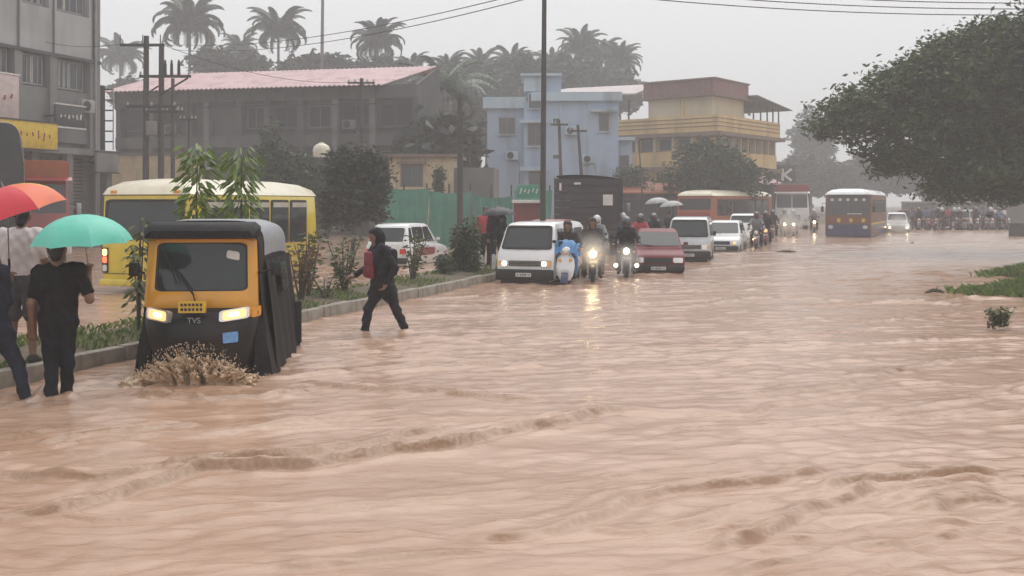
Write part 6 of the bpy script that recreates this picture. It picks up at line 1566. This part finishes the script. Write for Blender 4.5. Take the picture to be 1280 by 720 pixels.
def world_of(Y, px, z=-.2): return (AX(px, Y), Y, z)
# scooter with blue sheet
q = world_of(24.4, 706)
scooter('white scooter with a blue mudguard in front of the white minivan', q, R(-8), 'white_paint', m_['reflector'])
person('scooter rider in brown rainwear with a blue sheet over the lap', q, R(-8), ride(.78, .28, 1.03, .31, .40, .36), ['skin', 'rain_brown', 'rain_blue', 'black_rubber'], .012, 'long', 'long', 1.12, hood=True, seed=14)
sh = MB(); n = 14; V = []
for j in range(9):
    for i in range(n+1):
        u = i/n*2-1; t = j/8; V.append((u*.35, .62-.66*t+.12*t*t+.12*abs(u)**2+.02*math.sin(u*9), 1.22+.04*math.sin(t*2.5)-.34*max(0, t-.45)**1.2*1.6-.14*abs(u)**2.2+.016*math.sin(u*14+t*6)))
sh.add(V, [(j*(n+1)+i, j*(n+1)+i+1, (j+1)*(n+1)+i+1, (j+1)*(n+1)+i) for j in range(8) for i in range(n)])
o = sh.build('rain_sheet', m_['rain_blue'], ang=0, loc=q); o.rotation_euler = (0, 0, R(-8)); tag(o, 'blue plastic sheet spread over the scooter rider lap', 'sheet')
# motorcycle with the dazzling lamp
q = world_of(25.3, 741)
B1 = motorcycle('motorcycle with a dazzling headlight next to the scooter', q, R(-4), LAMP_DAZZLE, 'black_plastic')
# mist ball added round the dazzling lamp to give it a halo
sm_ = bpy.data.materials.new('lamp_halo'); sm_.use_nodes = True; n = sm_.node_tree; n.nodes.clear()
tcn = n.nodes.new('ShaderNodeTexCoord'); gr = n.nodes.new('ShaderNodeTexGradient'); gr.gradient_type = 'SPHERICAL'; n.links.new(tcn.outputs['Object'], gr.inputs[0])
pw = n.nodes.new('ShaderNodeMath'); pw.operation = 'POWER'; pw.inputs[1].default_value = 1.6; n.links.new(gr.outputs['Fac'], pw.inputs[0])
ml = n.nodes.new('ShaderNodeMath'); ml.operation = 'MULTIPLY'; ml.inputs[1].default_value = 2.6; n.links.new(pw.outputs[0], ml.inputs[0])
pv = n.nodes.new('ShaderNodeVolumePrincipled'); pv.inputs['Color'].default_value = (.95, .93, .9, 1); n.links.new(ml.outputs[0], pv.inputs['Density'])
ou = n.nodes.new('ShaderNodeOutputMaterial'); n.links.new(pv.outputs[0], ou.inputs['Volume'])
ms_ = MB().ell((0, 0, 0), (1, 1, 1), 24, 14).build('lamp_halo', sm_); ms_.scale = (.62,)*3; ms_.location = (q[0]-.02, q[1]-.1, .72); tag(ms_, 'rain spray lit by the dazzling motorcycle headlight', kind='stuff')
for px_, Y_, z_, r_, lb_ in ((932, 45.3, .45, .8, 'added glow mist round the lamps of the taller white car'), (986, 61.2, .75, 1.0, 'added glow mist round the pair of lit motorcycles'), (1123, 67.3, .45, 1.0, 'added glow mist round the pale car right of the blue and orange bus'), (783, 26.7, .5, .5, 'added glow mist round the motorcycle fog lamps')):
    mc = ms_.copy(); COL.objects.link(mc); mc.scale = (r_,)*3; mc.location = (AX(px_, Y_), Y_, z_); tag(mc, lb_, kind='stuff')
R1 = person('motorcycle rider in a brown hooded raincoat behind the dazzling headlight', (q[0], q[1], q[2]), R(-4), ride(.84, .24, 1.02, .33), ['skin', 'rain_brown', 'rain_brown', 'black_rubber'], .012, 'long', 'long', 1.25, hood=True, seed=15, skirt=.7)
q = world_of(26.9, 783)
B2 = motorcycle('motorcycle with two white fog lamps left of the maroon car', q, R(-6), LAMP_W, 'black_plastic', True)
R2 = person('motorcycle rider in a black jacket and black helmet left of the maroon car', q, R(-6), ride(.84, .24, 1.02, .33), ['skin', 'jacket_black', 'trouser_black', 'black_rubber'], .012, 'long', 'long', 1.15, helmet='helmet_black', seed=16)
q = world_of(30.2, 743)
B3 = motorcycle('motorcycle half hidden behind the rider in the brown raincoat', q, R(-10), m_['reflector'], 'maroon_paint')
R3 = person('rider with a white helmet behind the one in the brown raincoat', q, R(-10), ride(.84, .24, 1.02, .33), ['skin', 'shirt_grey', 'trouser_black', 'black_rubber'], .015, 'long', 'long', 1.12, helmet='helmet_white', seed=17)

# copies for the traffic further back; the group phrase marks them as one kind
def recolour(root, mp):
    for ch in root.children:
        for i, sl in enumerate(ch.material_slots):
            for a, b_ in mp.items():
                if sl.material and sl.material.name == a: sl.link = 'OBJECT'; sl.material = m_[b_]
def bike_rider(Y, px, rz, blab, rlab, lit, src=(B3, R3), mp=None, z=-.2, grp='motorcycles farther back in the flood', rgrp='riders farther back in the flood'):
    b_ = copy_tree(src[0]); tag(b_, blab, 'motorcycle', grp); b_.location = (AX(px, Y), Y, z); b_.rotation_euler = (0, 0, rz)
    if lit:
        for ch in b_.children:
            if ch.name.startswith('headlight') and ch.children and not ch.name.startswith('headlight_shell'):
                l = ch.children[0]; l.material_slots[0].link = 'OBJECT'; l.material_slots[0].material = lit
    if rlab:
        r = copy_tree(src[1]); tag(r, rlab, 'person', rgrp); r.location = b_.location; r.rotation_euler = (0, 0, rz)
        if mp: recolour(r, mp)
        return b_, r
    return b_, None
bike_rider(34.5, 797, R(-14), 'motorcycle under the red shirted rider behind the maroon car', 'rider in a red shirt behind the maroon car', None, mp={'shirt_grey': 'shirt_red', 'helmet_white': 'helmet_black'})
bike_rider(36.5, 815, R(-12), 'motorcycle under the dark rider left of the silver minivan', 'rider in dark clothes left of the silver minivan', None, mp={'shirt_grey': 'jacket_black', 'helmet_white': 'helmet_black'})
bike_rider(38.5, 775, R(-14), 'motorcycle deep in the queue beside the dark lorry', 'rider in a blue shirt beside the dark lorry', None, mp={'shirt_grey': 'shirt_blue'})
bike_rider(44.0, 945, R(-15), 'motorcycle to the right of the taller white car', 'rider in grey to the right of the taller white car', None, mp={'helmet_white': 'helmet_black'})
bike_rider(47.5, 957, R(-14), 'motorcycle outermost beside the taller white car', 'rider in black outermost beside the taller white car', LAMP_WARM, mp={'shirt_grey': 'jacket_black', 'helmet_white': 'helmet_black'})
bike_rider(58, 966, R(-14), 'unlit motorcycle before the white and red lorry', 'rider in brown before the white and red lorry', None, mp={'shirt_grey': 'rain_brown', 'helmet_white': 'helmet_black'})
bike_rider(62, 981, R(-14), 'lit motorcycle, left of the pair before the white and red lorry', 'left rider of the lit pair before the white and red lorry', LAMP_HOT, mp={'shirt_grey': 'jacket_black', 'helmet_white': 'helmet_black'})
bike_rider(62, 992, R(-14), 'lit motorcycle, right of the pair before the white and red lorry', 'right rider of the lit pair before the white and red lorry', LAMP_HOT, mp={'shirt_grey': 'shirt_blue'})
bike_rider(70, 1018, R(-14), 'lone lit motorcycle just left of the blue and orange bus', 'rider in pale clothes just left of the blue and orange bus', LAMP_HOT, mp={})
P0 = person('walker under the grey umbrella nearer the silver minivan', (AX(818, 43), 43, -.2), .1, dict(elR=(.22, -.06, 1.12), wrR=(.10, -.20, 1.30), hdR=(0, 0, 1)), ['skin', 'shirt_grey', 'trouser_black', 'black_rubber'], .016, 'short', 'long', 1.05, seed=20, group='people standing farther back', curl=.9)
um0 = umbrella('pale grey umbrella over the walker nearer the silver minivan', (AX(820, 43), 42.85, AZ(247, 43)), (.1, 0, -1), .52, .24, ['umb_grey'], (AX(821, 43), 42.8, 1.5), 'umbrellas farther back', .2)
def stand(Y, px, rz, lab, mp, z=-.2):
    r = copy_tree(P0); tag(r, lab, 'person', 'people standing farther back'); r.location = (AX(px, Y), Y, z); r.rotation_euler = (0, 0, rz); recolour(r, mp); return r
stand(46, 836, .5, 'walker under the farther grey umbrella behind the silver minivan', {'shirt_grey': 'jacket_black'})
u1 = copy_tree(um0); tag(u1, 'pale grey umbrella over the farther walker behind the silver minivan', 'umbrella', 'umbrellas farther back'); u1.location = (AX(838, 46), 45.85, AZ(251, 46))
# parked crowd under the big tree
cl = ['red', 'black', 'blue', 'grey', 'white', 'dark']
rr = random.Random(31); where = ['at the left end of', 'second from the left in', 'third from the left in', 'fourth from the left in', 'fifth from the left in', 'left of the middle in', 'right of the middle in', 'sixth from the right in', 'fifth from the right in', 'fourth from the right in', 'third from the right in', 'second from the right in', 'at the right end of']
for i in range(13):
    px = 1150+i*9.2+rr.uniform(-1.5, 1.5); Y = 76+rr.uniform(-1.5, 1.5); with_r = i % 3 != 1
    bike_rider(Y, px, R(rr.uniform(-60, 40)), 'motorcycle '+where[i]+' the crowd under the big tree', ('rider '+where[i]+' the crowd under the big tree') if with_r else None, None,
               mp={'shirt_grey': rr.choice(['jacket_black', 'jacket_black', 'shirt_blue', 'shirt_grey', 'rain_brown']), 'helmet_white': rr.choice(['helmet_black', 'helmet_white'])}, z=-.12, grp='motorcycles parked under the big tree', rgrp='riders under the big tree')
for i in range(9):
    px = 1142+i*14.5+rr.uniform(-3, 3); Y = 79+rr.uniform(-1, 2)
    stand(Y, px, rr.uniform(0, 6), 'bystander '+['at the left end of', 'second from the left in', 'third from the left in', 'fourth from the left in', 'in the middle of', 'fourth from the right in', 'third from the right in', 'second from the right in', 'at the right end of'][i]+' the people standing behind the parked motorcycles', {'shirt_grey': rr.choice(['shirt_red', 'jacket_black', 'shirt_blue', 'shirt_grey', 'shirt_white'])}, -.05)
for px, Y, rz, pt, lb in ((1172, 83, 70, 'maroon_paint', 'dark red car parked left behind the crowd under the big tree'), (1210, 84, 80, 'jacket_black', 'black car parked in the middle behind the crowd under the big tree'), (1246, 82, 60, 'silver_paint', 'silver car parked right behind the crowd under the big tree')):
    hatchback(lb, (AX(px, Y), Y, -.1), R(rz), pt, None, 'cars parked behind the crowd', None, None, 'car', .15)
# compound wall behind the crowd
cw = thing('compound_wall', 'long grey compound wall behind the crowd under the big tree', 'wall', (AX(1128, 90), 90, -.2), R(-4))
part(cw, 'wall_body', 'dark_column', (0, 22, 0, .25, 0, 2.2)); part(cw, 'coping', 'frame_grey', (-.05, 22.05, -.06, .31, 2.203, 2.32))
px0 = None
for k in range(9):
    if px0 is None: px0 = MB().bb(-.17, .17, -.09, -.003, 0, 2.2).build('pier', m_['mid_grey'], cw); q = px0
    else: q = share('pier', px0.data, cw)
    q.location = (.2+k*2.7, 0, 0)
gb = thing('concrete_block', 'dark concrete block standing in the water at the right edge', 'block', (AX(1274, 62), 62, -.2), R(8))
MB().box((0, 0, .45), (.9, .8, .95), .05).build('block_body', m_['dark_wall'], gb); MB().box((0, 0, .96), (1.0, .9, .1), .02).build('cap', m_['dark_column'], gb)

# ------------------------------------------------------------------ the rain-laden air
hz = bpy.data.materials.new('rain_haze'); hz.use_nodes = True; n = hz.node_tree; n.nodes.clear()
pv = n.nodes.new('ShaderNodeVolumePrincipled'); pv.inputs['Color'].default_value = (.93, .94, .95, 1); pv.inputs['Density'].default_value = .0032; pv.inputs['Anisotropy'].default_value = .0
ou = n.nodes.new('ShaderNodeOutputMaterial'); n.links.new(pv.outputs[0], ou.inputs['Volume'])
tag(MB().bb(-430, 430, -60, 640, -1.3, 52).build('haze', hz, smooth=False), 'pale rain haze filling the air over the street', kind='stuff')
